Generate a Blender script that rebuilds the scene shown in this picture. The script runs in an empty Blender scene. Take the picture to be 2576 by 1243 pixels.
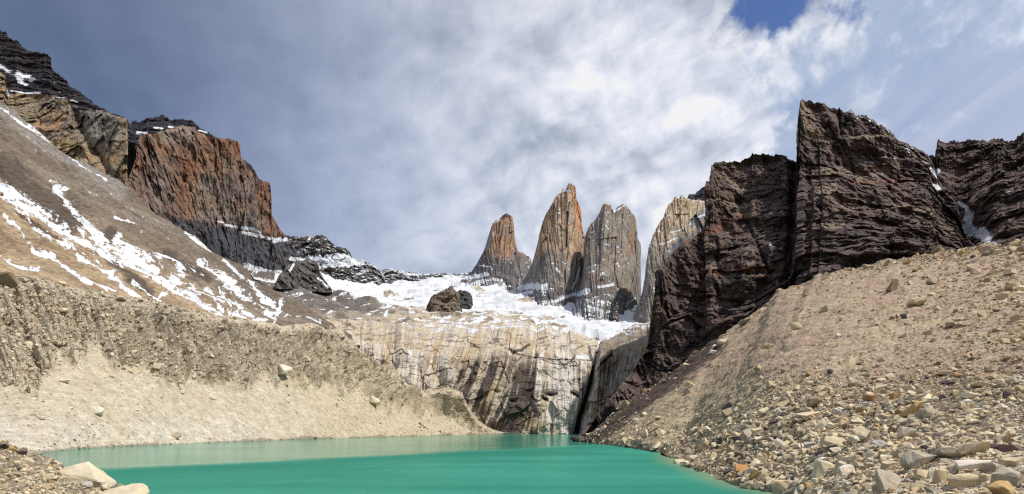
import bpy, bmesh, math, random
import numpy as np
from mathutils import Vector, Matrix

random.seed(11)
RNG = np.random.default_rng(11)
C = bpy.context.scene.collection

# ------------------------------------------------------------------ camera, sky, sun
# the photograph was measured on a 2576 px wide grid: centre x 1288, horizon row 1080
F, CX, HY, EYE = 1250.0, 1288.0, 1080.0, 4.5
cam_d = bpy.data.cameras.new('camera')
cam_d.sensor_width = 36.0
cam_d.lens = 36.0 * F / 2576.0
cam_d.shift_y = (HY - 621.5) / 2576.0
cam_d.clip_start = 0.2
cam_d.clip_end = 20000
cam = bpy.data.objects.new('camera', cam_d)
C.objects.link(cam)
cam.location = (0, 0, EYE)
cam.rotation_euler = (math.radians(90), 0, 0)
bpy.context.scene.camera = cam

SUN_AZ, SUN_EL = math.radians(110), math.radians(58)     # clockwise from +Y
sdir = Vector((math.sin(SUN_AZ) * math.cos(SUN_EL), math.cos(SUN_AZ) * math.cos(SUN_EL), math.sin(SUN_EL)))
sun_d = bpy.data.lights.new('sun', 'SUN')
sun_d.energy = 4.3
sun_d.angle = math.radians(0.6)
sun_d.color = (1.0, 0.93, 0.82)
sun = bpy.data.objects.new('sun', sun_d)
C.objects.link(sun)
sun.rotation_euler = sdir.to_track_quat('Z', 'Y').to_euler()
sun.location = (300, 0, 900)

vs = bpy.context.scene.view_settings
vs.view_transform = 'Standard'
vs.look = 'None'
vs.exposure = 0.0
vs.gamma = 1.0
bpy.context.scene.cycles.use_denoising = False      # keep the fine grain of stone crisp
bpy.context.scene.cycles.pixel_filter_type = 'BLACKMAN_HARRIS'
bpy.context.scene.cycles.filter_width = 1.25
bpy.context.scene.cycles.caustics_reflective = False


def lin(r, g, b):
    f = lambda v: (v / 255 / 12.92) if v <= 10.3 else ((v / 255 + 0.055) / 1.055) ** 2.4
    return (f(r), f(g), f(b))


class NB:
    """small node builder"""
    def __init__(s, nt):
        s.nt = nt
        nt.nodes.clear()

    def n(s, t, **kw):
        nd = s.nt.nodes.new(t)
        for k, v in kw.items():
            setattr(nd, k, v)
        return nd

    def put(s, sock, v):
        if hasattr(v, 'is_linked'):
            s.nt.links.new(v, sock)
        elif v is not None:
            if isinstance(v, (tuple, list)) and len(v) == 3 and sock.type == 'RGBA':
                v = (*v, 1)
            sock.default_value = v

    def m(s, op, a, b=None, c=None, clamp=False):
        nd = s.n('ShaderNodeMath', operation=op, use_clamp=clamp)
        for i, v in enumerate((a, b, c)):
            if v is not None:
                s.put(nd.inputs[i], v)
        return nd.outputs[0]

    def v(s, op, a, b=None, scale=None):
        nd = s.n('ShaderNodeVectorMath', operation=op)
        s.put(nd.inputs[0], a)
        if b is not None:
            s.put(nd.inputs[1], b)
        if scale is not None:
            s.put(nd.inputs['Scale'], scale)
        return nd.outputs['Value'] if op in ('DOT_PRODUCT', 'LENGTH', 'DISTANCE') else nd.outputs[0]

    def noise(s, vec, scale, detail=5, rough=0.55, dist=0.0, color=False):
        nd = s.n('ShaderNodeTexNoise')
        s.put(nd.inputs['Vector'], vec)
        s.put(nd.inputs['Scale'], scale)
        nd.inputs['Detail'].default_value = detail
        nd.inputs['Roughness'].default_value = rough
        nd.inputs['Distortion'].default_value = dist
        return nd.outputs['Color' if color else 'Fac']

    def rng(s, v, a, b, c=0.0, d=1.0, smooth=False):
        nd = s.n('ShaderNodeMapRange')
        nd.interpolation_type = 'SMOOTHSTEP' if smooth else 'LINEAR'
        s.put(nd.inputs[0], v)
        for i, q in enumerate((a, b, c, d)):
            s.put(nd.inputs[i + 1], q)
        return nd.outputs[0]

    def mix(s, f, a, b, mode='MIX'):
        nd = s.n('ShaderNodeMix', data_type='RGBA', blend_type=mode)
        s.put(nd.inputs[0], f)
        s.put(nd.inputs[6], a)
        s.put(nd.inputs[7], b)
        return nd.outputs[2]

    def attr(s, name):
        return s.n('ShaderNodeAttribute', attribute_name=name)


def pdir(x, y):
    return Vector(((x - CX) / F, 1.0, (HY - y) / F)).normalized()


def build_world():
    w = bpy.data.worlds.new('World')
    bpy.context.scene.world = w
    w.use_nodes = True
    b = NB(w.node_tree)
    tc = b.n('ShaderNodeTexCoord')
    d = b.v('NORMALIZE', tc.outputs['Generated'])
    sky = b.n('ShaderNodeTexSky')
    sky.sky_type = 'NISHITA'
    sky.sun_disc = False
    sky.sun_elevation = SUN_EL
    sky.sun_rotation = SUN_AZ
    sky.air_density = 1.3
    sky.dust_density = 0.4
    blue = b.v('MULTIPLY', sky.outputs[0], (0.058, 0.068, 0.098))
    # cloud-sheet coordinates: the view ray pierces a flat layer
    sep = b.n('ShaderNodeSeparateXYZ')
    b.put(sep.inputs[0], d)
    dz = b.m('MAXIMUM', sep.outputs[2], 0.0)
    k = b.m('DIVIDE', 1.0, b.m('ADD', dz, 0.22))
    lay = b.v('SCALE', d, scale=k)
    rot = b.n('ShaderNodeVectorRotate', rotation_type='Z_AXIS')
    b.put(rot.inputs['Vector'], lay)
    rot.inputs['Angle'].default_value = math.radians(-38)
    streak = b.v('MULTIPLY', rot.outputs[0], (0.75, 1.9, 1.0))
    warp = b.v('SUBTRACT', b.noise(d, 2.6, 4, 0.5, color=True), (0.5, 0.5, 0.5))
    dw = b.v('NORMALIZE', b.v('ADD', d, b.v('SCALE', warp, scale=0.20)))
    # how thick and lit the overcast is in different parts of the sky
    pts = [(60, 40, (60, 78, 108), 55), (350, 180, (74, 94, 128), 50), (620, 420, (104, 124, 160), 50), (330, 430, (74, 95, 130), 40),
           (680, 40, (128, 136, 160), 50), (820, 300, (126, 141, 172), 50), (960, 150, (168, 174, 194), 50), (1100, 350, (164, 173, 197), 55),
           (1050, 520, (146, 162, 194), 60), (830, 520, (134, 152, 187), 60), (1250, 60, (208, 210, 219), 45), (1330, 250, (206, 210, 220), 45), (1180, 610, (198, 206, 221), 70),
           (960, 640, (222, 226, 235), 45), (1100, 630, (222, 226, 235), 45), (1330, 600, (216, 220, 230), 60), (800, 600, (165, 178, 206), 80), (1600, 120, (224, 226, 234), 45), (1470, 370, (222, 224, 233), 60), (1400, 520, (206, 211, 222), 60), (1560, 470, (222, 224, 232), 70),
           (1800, 300, (224, 226, 235), 50), (1800, 185, (186, 192, 211), 260), (1900, 230, (200, 205, 220), 200), (1620, 290, (202, 207, 221), 120), (2000, 200, (233, 234, 241), 60), (2200, 160, (232, 234, 241), 60),
           (1900, 330, (233, 234, 241), 70), (1930, 130, (242, 242, 248), 200), (2500, 200, (168, 184, 214), 40), (2350, 330, (190, 198, 220), 60),
           (1288, -900, (190, 196, 210), 6), (-1500, 700, (120, 135, 165), 8)]
    num = None
    den = None
    for x, y, c, kk in pts:
        w_ = b.m('POWER', 2.718, b.m('MULTIPLY', b.m('SUBTRACT', b.v('DOT_PRODUCT', dw, tuple(pdir(x, y))), 1.0), float(kk)))
        t = b.v('SCALE', lin(*c), scale=w_)
        num = t if num is None else b.v('ADD', num, t)
        den = w_ if den is None else b.m('ADD', den, w_)
    cloud = b.v('SCALE', num, scale=b.m('DIVIDE', 1.0, b.m('ADD', den, 0.00001)))
    # billows: each bank of cloud is lit on its upper right flank and grey underneath
    def relief(vec, scale, detail, rough, dist, off):
        h0 = b.noise(vec, scale, detail, rough, dist)
        h1 = b.noise(b.v('ADD', vec, off), scale, detail, rough, dist)
        return h0, b.m('SUBTRACT', h0, h1)
    yrot = b.n('ShaderNodeVectorRotate', rotation_type='Y_AXIS')
    b.put(yrot.inputs['Vector'], b.v('ADD', d, b.v('SCALE', warp, scale=0.16)))
    yrot.inputs['Angle'].default_value = math.radians(14)
    wav = b.v('MULTIPLY', yrot.outputs[0], (1.15, 1.15, 3.0))
    h1_, e1 = relief(wav, 4.2, 7, 0.55, 0.0, (0.008, 0.0, 0.06))
    puff = b.v('ADD', d, b.v('SCALE', warp, scale=0.14))
    h2_, e2 = relief(puff, 6.2, 9, 0.54, 0.0, (0.012, 0.0, 0.026))
    s1 = b.noise(streak, 2.4, 6, 0.50, 0.5)
    bil = b.m('ADD', b.m('MULTIPLY', e1, 1.25), b.m('MULTIPLY', e2, 1.45))
    bil = b.m('ADD', bil, b.m('ADD', b.m('MULTIPLY', b.m('SUBTRACT', h2_, 0.5), 0.75), b.m('MULTIPLY', b.m('SUBTRACT', s1, 0.5), 0.35)))
    lr = b.rng(b.v('DOT_PRODUCT', d, tuple(pdir(100, 60))), 0.72, 0.97, 1.0, 0.30)
    bil = b.m('MULTIPLY', bil, lr)
    fac = b.m('ADD', 1.02, b.m('MULTIPLY', bil, 1.1))
    tint = b.mix(b.rng(bil, -0.25, 0.25), (0.91, 0.98, 1.07), (1.03, 1.01, 0.98))
    cloud = b.v('MULTIPLY', b.v('SCALE', cloud, scale=fac), tint)
    # highlights roll off instead of burning out
    cloud = b.v('MINIMUM', cloud, (0.90, 0.90, 0.92))
    # where the cover opens to blue
    hole = None
    for x, y, kk, amp in [(1930, -25, 700, 0.70), (2005, 30, 1300, 0.55), (1825, 35, 1600, 0.5), (2170, 40, 2500, 0.30), (2070, 5, 1800, 0.35), (2120, 90, 4000, 0.15)]:
        w_ = b.m('MULTIPLY', b.m('POWER', 2.718, b.m('MULTIPLY', b.m('SUBTRACT', b.v('DOT_PRODUCT', d, tuple(pdir(x, y))), 1.0), float(kk))), amp)
        hole = w_ if hole is None else b.m('ADD', hole, w_)
    hn = b.noise(b.v('ADD', d, b.v('SCALE', warp, scale=0.06)), 13, 9, 0.6, 0.1)
    near = b.rng(hole, 0.015, 0.2, 0, 1, True)
    hole = b.m('ADD', hole, b.m('MULTIPLY', b.m('MULTIPLY', b.m('SUBTRACT', hn, 0.5), 3.0), near))
    gap = b.rng(hole, 0.46, 1.0, 0, 1, True)
    # lit rims of the cumulus round the opening
    rim_ = b.m('MULTIPLY', b.rng(hole, 0.02, 0.34, 0, 1, True), 0.55)
    cloud = b.mix(b.m('MULTIPLY', rim_, b.rng(e2, -0.10, 0.08)), cloud, (0.93, 0.93, 0.95))
    # the edge of the cumulus on the right: beyond it only a thin veil
    e = b.m('SUBTRACT', b.v('DOT_PRODUCT', d, tuple(pdir(2760, 190))), 0.935)
    hn2 = b.noise(b.v('ADD', d, b.v('SCALE', warp, scale=0.08)), 8.5, 9, 0.6, 0.2)
    edge = b.rng(b.m('ADD', b.m('MULTIPLY', e, 8.0), b.m('MULTIPLY', b.m('SUBTRACT', hn2, 0.5), 2.6)), 0.02, 0.36, 0, 1, True)
    vrot = b.n('ShaderNodeVectorRotate', rotation_type='Y_AXIS')
    b.put(vrot.inputs['Vector'], d)
    vrot.inputs['Angle'].default_value = math.radians(35)
    veil_n = b.noise(b.v('MULTIPLY', vrot.outputs[0], (2.2, 2.2, 9.0)), 1.7, 8, 0.58, 0.6)
    veil_c = b.mix(b.rng(veil_n, 0.30, 0.72), lin(166, 181, 212), lin(200, 206, 225))
    up = b.rng(sep.outputs[2], 0.35, 0.62)
    veil_c = b.mix(up, veil_c, b.mix(b.rng(veil_n, 0.30, 0.72), lin(156, 179, 209), lin(184, 196, 219)))
    veil = b.mix(0.95, blue, veil_c)
    col = b.mix(edge, cloud, veil)
    col = b.mix(gap, col, blue)
    # below the horizon: the valley floor behind the viewer
    low = b.rng(sep.outputs[2], -0.12, -0.02)
    col = b.mix(low, lin(120, 112, 100), col)
    bg = b.n('ShaderNodeBackground')
    b.put(bg.inputs['Color'], col)
    bg.inputs['Strength'].default_value = 1.0
    out = b.n('ShaderNodeOutputWorld')
    b.put(out.inputs['Surface'], bg.outputs[0])


build_world()

# ------------------------------------------------------------------ noise
def _hash(ix, iy, iz):
    h = (ix.astype(np.uint32) * np.uint32(374761393) + iy.astype(np.uint32) * np.uint32(668265263) + iz.astype(np.uint32) * np.uint32(2147483647 - 58))
    h = (h ^ (h >> np.uint32(13))) * np.uint32(1274126177)
    h = h ^ (h >> np.uint32(16))
    h = h * np.uint32(2246822519)
    return h ^ (h >> np.uint32(15))


_G = np.array([(1, 1, 0), (-1, 1, 0), (1, -1, 0), (-1, -1, 0), (1, 0, 1), (-1, 0, 1), (1, 0, -1), (-1, 0, -1),
               (0, 1, 1), (0, -1, 1), (0, 1, -1), (0, -1, -1), (1, 1, 0), (0, -1, 1), (-1, 1, 0), (0, -1, -1)], np.float32)


def perlin(P):
    P = np.asarray(P, np.float64)
    i = np.floor(P).astype(np.int64)
    f = (P - i).astype(np.float32)
    u = f * f * f * (f * (f * 6 - 15) + 10)
    out = 0
    for dx in (0, 1):
        wx = u[:, 0] if dx else 1 - u[:, 0]
        for dy in (0, 1):
            wy = u[:, 1] if dy else 1 - u[:, 1]
            for dz in (0, 1):
                wz = u[:, 2] if dz else 1 - u[:, 2]
                g = _G[_hash(i[:, 0] + dx, i[:, 1] + dy, i[:, 2] + dz) & np.uint32(15)]
                out = out + wx * wy * wz * (g[:, 0] * (f[:, 0] - dx) + g[:, 1] * (f[:, 1] - dy) + g[:, 2] * (f[:, 2] - dz))
    return out


def fbm(P, s=(1, 1, 1), octv=4, gain=0.5, off=0.0):
    s = np.broadcast_to(np.asarray(s, float), (3,))
    q = np.asarray(P, np.float64) / s + off
    a, o = 1.0, 0
    for _ in range(octv):
        o = o + a * perlin(q)
        q = q * 2.03 + 17.3
        a *= gain
    return o


def ridged(P, s=(1, 1, 1), octv=4, gain=0.5, off=0.0):
    s = np.broadcast_to(np.asarray(s, float), (3,))
    q = np.asarray(P, np.float64) / s + off
    a, o = 1.0, 0
    for _ in range(octv):
        o = o + a * (1 - 2 * np.abs(perlin(q)))
        q = q * 2.03 + 17.3
        a *= gain
    return o - 0.9


def facets(P, s, off=0, tilt=0.8):
    """broken, flat-faced relief: every cell is one tilted facet"""
    s = np.broadcast_to(np.asarray(s, float), (3,))
    q = np.asarray(P, np.float64) / s + off * 31.7
    i0 = np.floor(q).astype(np.int64)
    best = np.full(len(q), 1e9)
    val = np.zeros(len(q))
    for dx in (-1, 0, 1):
        for dy in (-1, 0, 1):
            for dz in (-1, 0, 1):
                a, b, c = i0[:, 0] + dx, i0[:, 1] + dy, i0[:, 2] + dz
                h = _hash(a, b, c)
                h2 = _hash(b + 77, c - 13, a + 5)
                r = [((h >> np.uint32(k)) & np.uint32(255)) / 255.0 for k in (0, 8, 16)]
                e = [((h2 >> np.uint32(k)) & np.uint32(255)) / 255.0 - 0.5 for k in (0, 8, 16)]
                o = np.stack([q[:, 0] - a - r[0], q[:, 1] - b - r[1], q[:, 2] - c - r[2]], 1)
                d = (o * o).sum(1)
                m = d < best
                v = ((h >> np.uint32(24)) & np.uint32(255)) / 127.5 - 1 + 2 * tilt * (o[:, 0] * e[0] + o[:, 1] * e[1] + o[:, 2] * e[2])
                val = np.where(m, v, val)
                best = np.where(m, d, best)
    return val


def sst(x, a, b):
    t = np.clip((x - a) / (b - a), 0, 1)
    return t * t * (3 - 2 * t)


def pxl(x, y, D):
    x, y, D = np.broadcast_arrays(np.asarray(x, float), np.asarray(y, float), np.asarray(D, float))
    return np.stack([(x - CX) / F * D, D, EYE + (HY - y) / F * D], -1)


def ip(x, poly):
    p = np.asarray(poly, float)
    return np.interp(x, p[:, 0], p[:, 1])


def seg_dist(px, py, pts):
    """distance to a polyline in the measuring grid"""
    best = np.full(px.shape, 1e9)
    for (x0, y0), (x1, y1) in zip(pts[:-1], pts[1:]):
        dx, dy = x1 - x0, y1 - y0
        t = np.clip(((px - x0) * dx + (py - y0) * dy) / (dx * dx + dy * dy + 1e-9), 0, 1)
        best = np.minimum(best, np.hypot(px - x0 - t * dx, py - y0 - t * dy))
    return best


def strokes(px, py, lst):
    """1 on the line, 0.5 at the given half width, 0 beyond twice of it"""
    o = np.zeros(px.shape)
    for w, pts in lst:
        if len(pts) == 1:
            pts = pts + pts
        o = np.maximum(o, 1 - 0.5 * seg_dist(px, py, pts) / w)
    return np.clip(o, 0, 1)


def mixc(a, b, t):
    t = np.clip(t, 0, 1)[:, None]
    return np.asarray(a) * (1 - t) + np.asarray(b) * t


# ------------------------------------------------------------------ materials
def rock_mat(name, s1, stretch=(1, 1, 1), var=0.9, bump=0.6, bdist=1.0, rough=0.92, snow_noise=0.6, snow_scale=None, crack=0.0, crack_scale=0.1, tintvar=0.0, grain=0.0, gcon=0.29):
    m = bpy.data.materials.new(name)
    m.use_nodes = True
    b = NB(m.node_tree)
    pos = b.n('ShaderNodeNewGeometry').outputs['Position']
    vec = b.v('MULTIPLY', pos, stretch)
    n1 = b.noise(vec, s1, 8, 0.62, 0.3)
    n2 = b.noise(vec, s1 * 7.3, 6, 0.65)
    base = b.attr('col').outputs['Color']
    k = b.m('ADD', 1.0, b.m('ADD', b.m('MULTIPLY', b.m('SUBTRACT', n1, 0.5), var * 1.6), b.m('MULTIPLY', b.m('SUBTRACT', n2, 0.5), var * 1.3)))
    k = b.m('MAXIMUM', k, 0.2)
    col = b.v('SCALE', base, scale=k)
    if tintvar:
        n3 = b.noise(vec, s1 * 0.7, 5, 0.6, 0.4, color=True)
        col = b.v('MULTIPLY', col, b.v('ADD', b.v('SCALE', b.v('SUBTRACT', n3, (0.5, 0.5, 0.5)), scale=tintvar), (1, 1, 1)))
    h = b.m('ADD', b.m('MULTIPLY', n1, 1.0), b.m('MULTIPLY', n2, 0.35))
    if grain:
        gv = b.n('ShaderNodeTexVoronoi', feature='F1')
        b.put(gv.inputs['Vector'], pos)
        gv.inputs['Scale'].default_value = grain
        gs = b.n('ShaderNodeSeparateColor')
        b.put(gs.inputs[0], gv.outputs['Color'])
        col = b.v('SCALE', col, scale=b.rng(gs.outputs[0], 0, 1, 1 - gcon, 1 + gcon))
        h = b.m('ADD', h, b.m('MULTIPLY', b.m('MULTIPLY', gv.outputs['Distance'], -0.6), gs.outputs[1]))
    if crack:
        vo = b.n('ShaderNodeTexVoronoi', feature='DISTANCE_TO_EDGE')
        b.put(vo.inputs['Vector'], b.v('ADD', vec, b.v('SCALE', b.noise(vec, crack_scale * 2, 4, 0.6, color=True), scale=0.7 / crack_scale)))
        vo.inputs['Scale'].default_value = crack_scale
        cr = b.rng(vo.outputs[0], 0.0, 0.06, 1, 0)
        col = b.mix(b.m('MULTIPLY', cr, crack), col, b.v('SCALE', col, scale=0.35))
        h = b.m('SUBTRACT', h, b.m('MULTIPLY', cr, 0.35 * crack))
    sn = b.attr('snow').outputs['Fac']
    ss = snow_scale or s1 * 3
    snn = b.noise(vec, ss, 7, 0.68)
    snn2 = b.noise(vec, ss * 6, 4, 0.6)
    sv = b.m('ADD', sn, b.m('ADD', b.m('MULTIPLY', b.m('SUBTRACT', snn, 0.5), snow_noise * 2), b.m('MULTIPLY', b.m('SUBTRACT', snn2, 0.5), snow_noise * 0.8)))
    sv = b.m('MULTIPLY', b.rng(sv, 0.47, 0.56, 0, 1, True), b.rng(sn, 0.02, 0.15))
    dirt = b.noise(vec, ss * 0.45, 6, 0.62, 0.5)
    snow_c = b.mix(b.rng(b.m('ADD', b.m('MULTIPLY', dirt, 0.75), b.m('MULTIPLY', snn2, 0.25)), 0.36, 0.62), (0.46, 0.49, 0.54), (0.74, 0.76, 0.79))
    col = b.mix(sv, col, snow_c)
    bp = b.n('ShaderNodeBump')
    bp.inputs['Strength'].default_value = bump
    bp.inputs['Distance'].default_value = bdist
    b.put(bp.inputs['Height'], b.m('MULTIPLY', h, b.m('SUBTRACT', 1.0, b.m('MULTIPLY', sv, 0.75))))
    p = b.n('ShaderNodeBsdfPrincipled')
    b.put(p.inputs['Base Color'], col)
    p.inputs['Roughness'].default_value = rough
    p.inputs['Specular IOR Level'].default_value = 0.25
    b.put(p.inputs['Normal'], bp.outputs[0])
    o = b.n('ShaderNodeOutputMaterial')
    b.put(o.inputs[0], p.outputs[0])
    return m


def stone_mat(name, use_object):
    m = bpy.data.materials.new(name)
    m.use_nodes = True
    b = NB(m.node_tree)
    if use_object:
        oi = b.n('ShaderNodeObjectInfo')
        base = oi.outputs['Color']
        tc = b.n('ShaderNodeTexCoord').outputs['Object']
        vec = b.v('ADD', tc, b.v('SCALE', (7.1, 3.3, 5.9), scale=oi.outputs['Random']))
        sc = 3.2
    else:
        base = b.attr('col').outputs['Color']
        vec = b.n('ShaderNodeNewGeometry').outputs['Position']
        sc = 1.6
    n1 = b.noise(vec, sc, 7, 0.6, 0.3)
    n2 = b.noise(vec, sc * 9, 5, 0.7)
    k = b.m('ADD', 1.0, b.m('ADD', b.m('MULTIPLY', b.m('SUBTRACT', n1, 0.5), 0.9), b.m('MULTIPLY', b.m('SUBTRACT', n2, 0.5), 0.55)))
    col = b.v('SCALE', base, scale=k)
    warm = b.noise(vec, sc * 0.8, 3, 0.5)
    col = b.mix(b.rng(warm, 0.5, 0.75, 0, 0.5), col, b.v('MULTIPLY', col, (1.15, 0.93, 0.68)))
    bp = b.n('ShaderNodeBump')
    bp.inputs['Strength'].default_value = 0.55
    bp.inputs['Distance'].default_value = 0.12
    b.put(bp.inputs['Height'], b.m('ADD', n1, b.m('MULTIPLY', n2, 0.3)))
    p = b.n('ShaderNodeBsdfPrincipled')
    b.put(p.inputs['Base Color'], col)
    p.inputs['Roughness'].default_value = 0.9
    p.inputs['Specular IOR Level'].default_value = 0.25
    b.put(p.inputs['Normal'], bp.outputs[0])
    o = b.n('ShaderNodeOutputMaterial')
    b.put(o.inputs[0], p.outputs[0])
    return m


def water_mat():
    m = bpy.data.materials.new('glacial_water')
    m.use_nodes = True
    b = NB(m.node_tree)
    pos = b.n('ShaderNodeNewGeometry').outputs['Position']
    sep = b.n('ShaderNodeSeparateXYZ')
    b.put(sep.inputs[0], pos)
    # the breeze ruffles the near half of the lake; the far half lies calm
    wob = b.noise(b.v('MULTIPLY', pos, (0.03, 0.03, 0)), 1.0, 4, 0.55)
    line = b.m('SUBTRACT', b.m('SUBTRACT', sep.outputs[1], b.m('MULTIPLY', sep.outputs[0], 1.25)), 112.0)
    line = b.m('ADD', line, b.m('MULTIPLY', b.m('SUBTRACT', wob, 0.5), 26.0))
    calm = b.rng(line, -7.0, 7.0, 0, 1, True)
    rip = b.noise(b.v('MULTIPLY', pos, (0.45, 1.25, 1.0)), 1.0, 6, 0.62)
    rip2 = b.noise(b.v('MULTIPLY', pos, (2.2, 6.0, 1.0)), 1.0, 4, 0.6)
    hgt = b.m('ADD', b.m('MULTIPLY', rip, 1.0), b.m('MULTIPLY', rip2, 0.35))
    bp = b.n('ShaderNodeBump')
    b.put(bp.inputs['Strength'], b.rng(calm, 0, 1, 0.75, 0.10))
    bp.inputs['Distance'].default_value = 0.25
    b.put(bp.inputs['Height'], hgt)
    big = b.noise(b.v('MULTIPLY', pos, (0.022, 0.06, 0)), 1.0, 5, 0.55, 0.4)
    deep = b.mix(b.rng(big, 0.36, 0.66), (0.020, 0.185, 0.130), (0.046, 0.275, 0.205))
    deep = b.mix(b.m('MULTIPLY', b.rng(line, -45.0, -4.0), b.rng(line, 4.0, -12.0)), deep, (0.014, 0.170, 0.122))
    # shallows over the stones along the bank
    deep = b.mix(b.m('MULTIPLY', b.attr('shallow').outputs['Fac'], 0.8), deep, (0.20, 0.26, 0.15))
    df = b.n('ShaderNodeBsdfDiffuse')
    b.put(df.inputs[0], deep)
    b.put(df.inputs['Normal'], bp.outputs[0])
    gl = b.n('ShaderNodeBsdfGlossy')
    b.put(gl.inputs['Roughness'], b.rng(calm, 0, 1, 0.22, 0.06))
    gl.inputs[0].default_value = (0.9, 0.93, 0.92, 1)
    b.put(gl.inputs['Normal'], bp.outputs[0])
    lw = b.n('ShaderNodeFresnel')
    lw.inputs['IOR'].default_value = 1.33
    b.put(lw.inputs['Normal'], bp.outputs[0])
    ms = b.n('ShaderNodeMixShader')
    b.put(ms.inputs[0], b.m('MULTIPLY', lw.outputs[0], b.rng(calm, 0, 1, 0.16, 0.72), clamp=True))
    b.put(ms.inputs[1], df.outputs[0])
    b.put(ms.inputs[2], gl.outputs[0])
    o = b.n('ShaderNodeOutputMaterial')
    b.put(o.inputs[0], ms.outputs[0])
    return m


M_MORAINE = rock_mat('moraine_gravel', 0.35, var=0.75, bump=0.8, bdist=0.35, grain=1.1, gcon=0.13)
M_BANK = rock_mat('bank_gravel', 0.9, var=0.75, bump=0.9, bdist=0.35, grain=2.0, gcon=0.22)
M_SCREE = rock_mat('scree_debris', 0.16, (1, 1, 1), var=0.75, bump=0.6, bdist=1.2, snow_noise=1.0, snow_scale=0.13, grain=0.5)
M_OCHRE = rock_mat('ochre_rock', 0.035, (1, 1, 0.6), var=0.8, bump=0.9, bdist=5, crack=0.6, crack_scale=0.03, tintvar=0.35)
M_DARK = rock_mat('dark_slate', 0.045, (0.5, 0.5, 2.2), var=0.95, bump=1.0, bdist=3, tintvar=0.25, snow_noise=0.5, snow_scale=0.09)
M_CLIFF = rock_mat('dark_strata_rock', 0.10, (1.2, 1.2, 1.0), var=0.8, bump=0.9, bdist=1.2, crack=0.0, tintvar=0.3, snow_noise=0.5, snow_scale=0.25)
M_GRANITE = rock_mat('tower_granite', 0.03, (1.6, 1.6, 0.22), var=0.85, bump=0.9, bdist=5, crack=0.5, crack_scale=0.035, tintvar=0.25, snow_noise=0.5, snow_scale=0.05)
M_WALL = rock_mat('polished_granite', 0.09, (1.4, 1.4, 0.2), var=0.6, bump=0.6, bdist=1.2)
M_SNOW = rock_mat('snow_and_slab', 0.03, (1, 0.5, 1), var=0.8, bump=0.5, bdist=3, snow_noise=0.5, snow_scale=0.10)
M_STONE = stone_mat('loose_stone', False)
M_BOULDER = stone_mat('boulder_stone', True)


# ------------------------------------------------------------------ objects
def tag(o, label=None, cat=None, group=None, kind=None):
    if label:
        o['label'] = label
    if cat:
        o['category'] = cat
    if group:
        o['group'] = group
    if kind:
        o['kind'] = kind
    return o


def mesh_obj(name, V, Fc, mat, col=None, snow=None, smooth=False, parent=None):
    me = bpy.data.meshes.new(name)
    V = np.ascontiguousarray(V, np.float32)
    Fc = np.ascontiguousarray(Fc, np.int32)
    nf, k = Fc.shape
    me.vertices.add(len(V))
    me.vertices.foreach_set('co', V.ravel())
    me.loops.add(nf * k)
    me.loops.foreach_set('vertex_index', Fc.ravel())
    me.polygons.add(nf)
    me.polygons.foreach_set('loop_start', np.arange(nf, dtype=np.int32) * k)
    me.polygons.foreach_set('use_smooth', np.full(nf, smooth))
    me.update(calc_edges=True)
    if col is not None:
        a = me.attributes.new('col', 'FLOAT_COLOR', 'POINT')
        c4 = np.ones((len(V), 4), np.float32)
        c4[:, :3] = np.clip(col, 0.004, 0.9)
        a.data.foreach_set('color', c4.ravel())
    if snow is not None:
        a = me.attributes.new('snow', 'FLOAT', 'POINT')
        a.data.foreach_set('value', np.ascontiguousarray(snow, np.float32))
    me.materials.append(mat)
    o = bpy.data.objects.new(name, me)
    C.objects.link(o)
    if parent:
        o.parent = parent
    return o


class Ctx:
    pass


SHEETS = {}
SMW = np.exp(-0.5 * (np.arange(-48, 49, 8) / 20.0) ** 2)
SMW /= SMW.sum()


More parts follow.
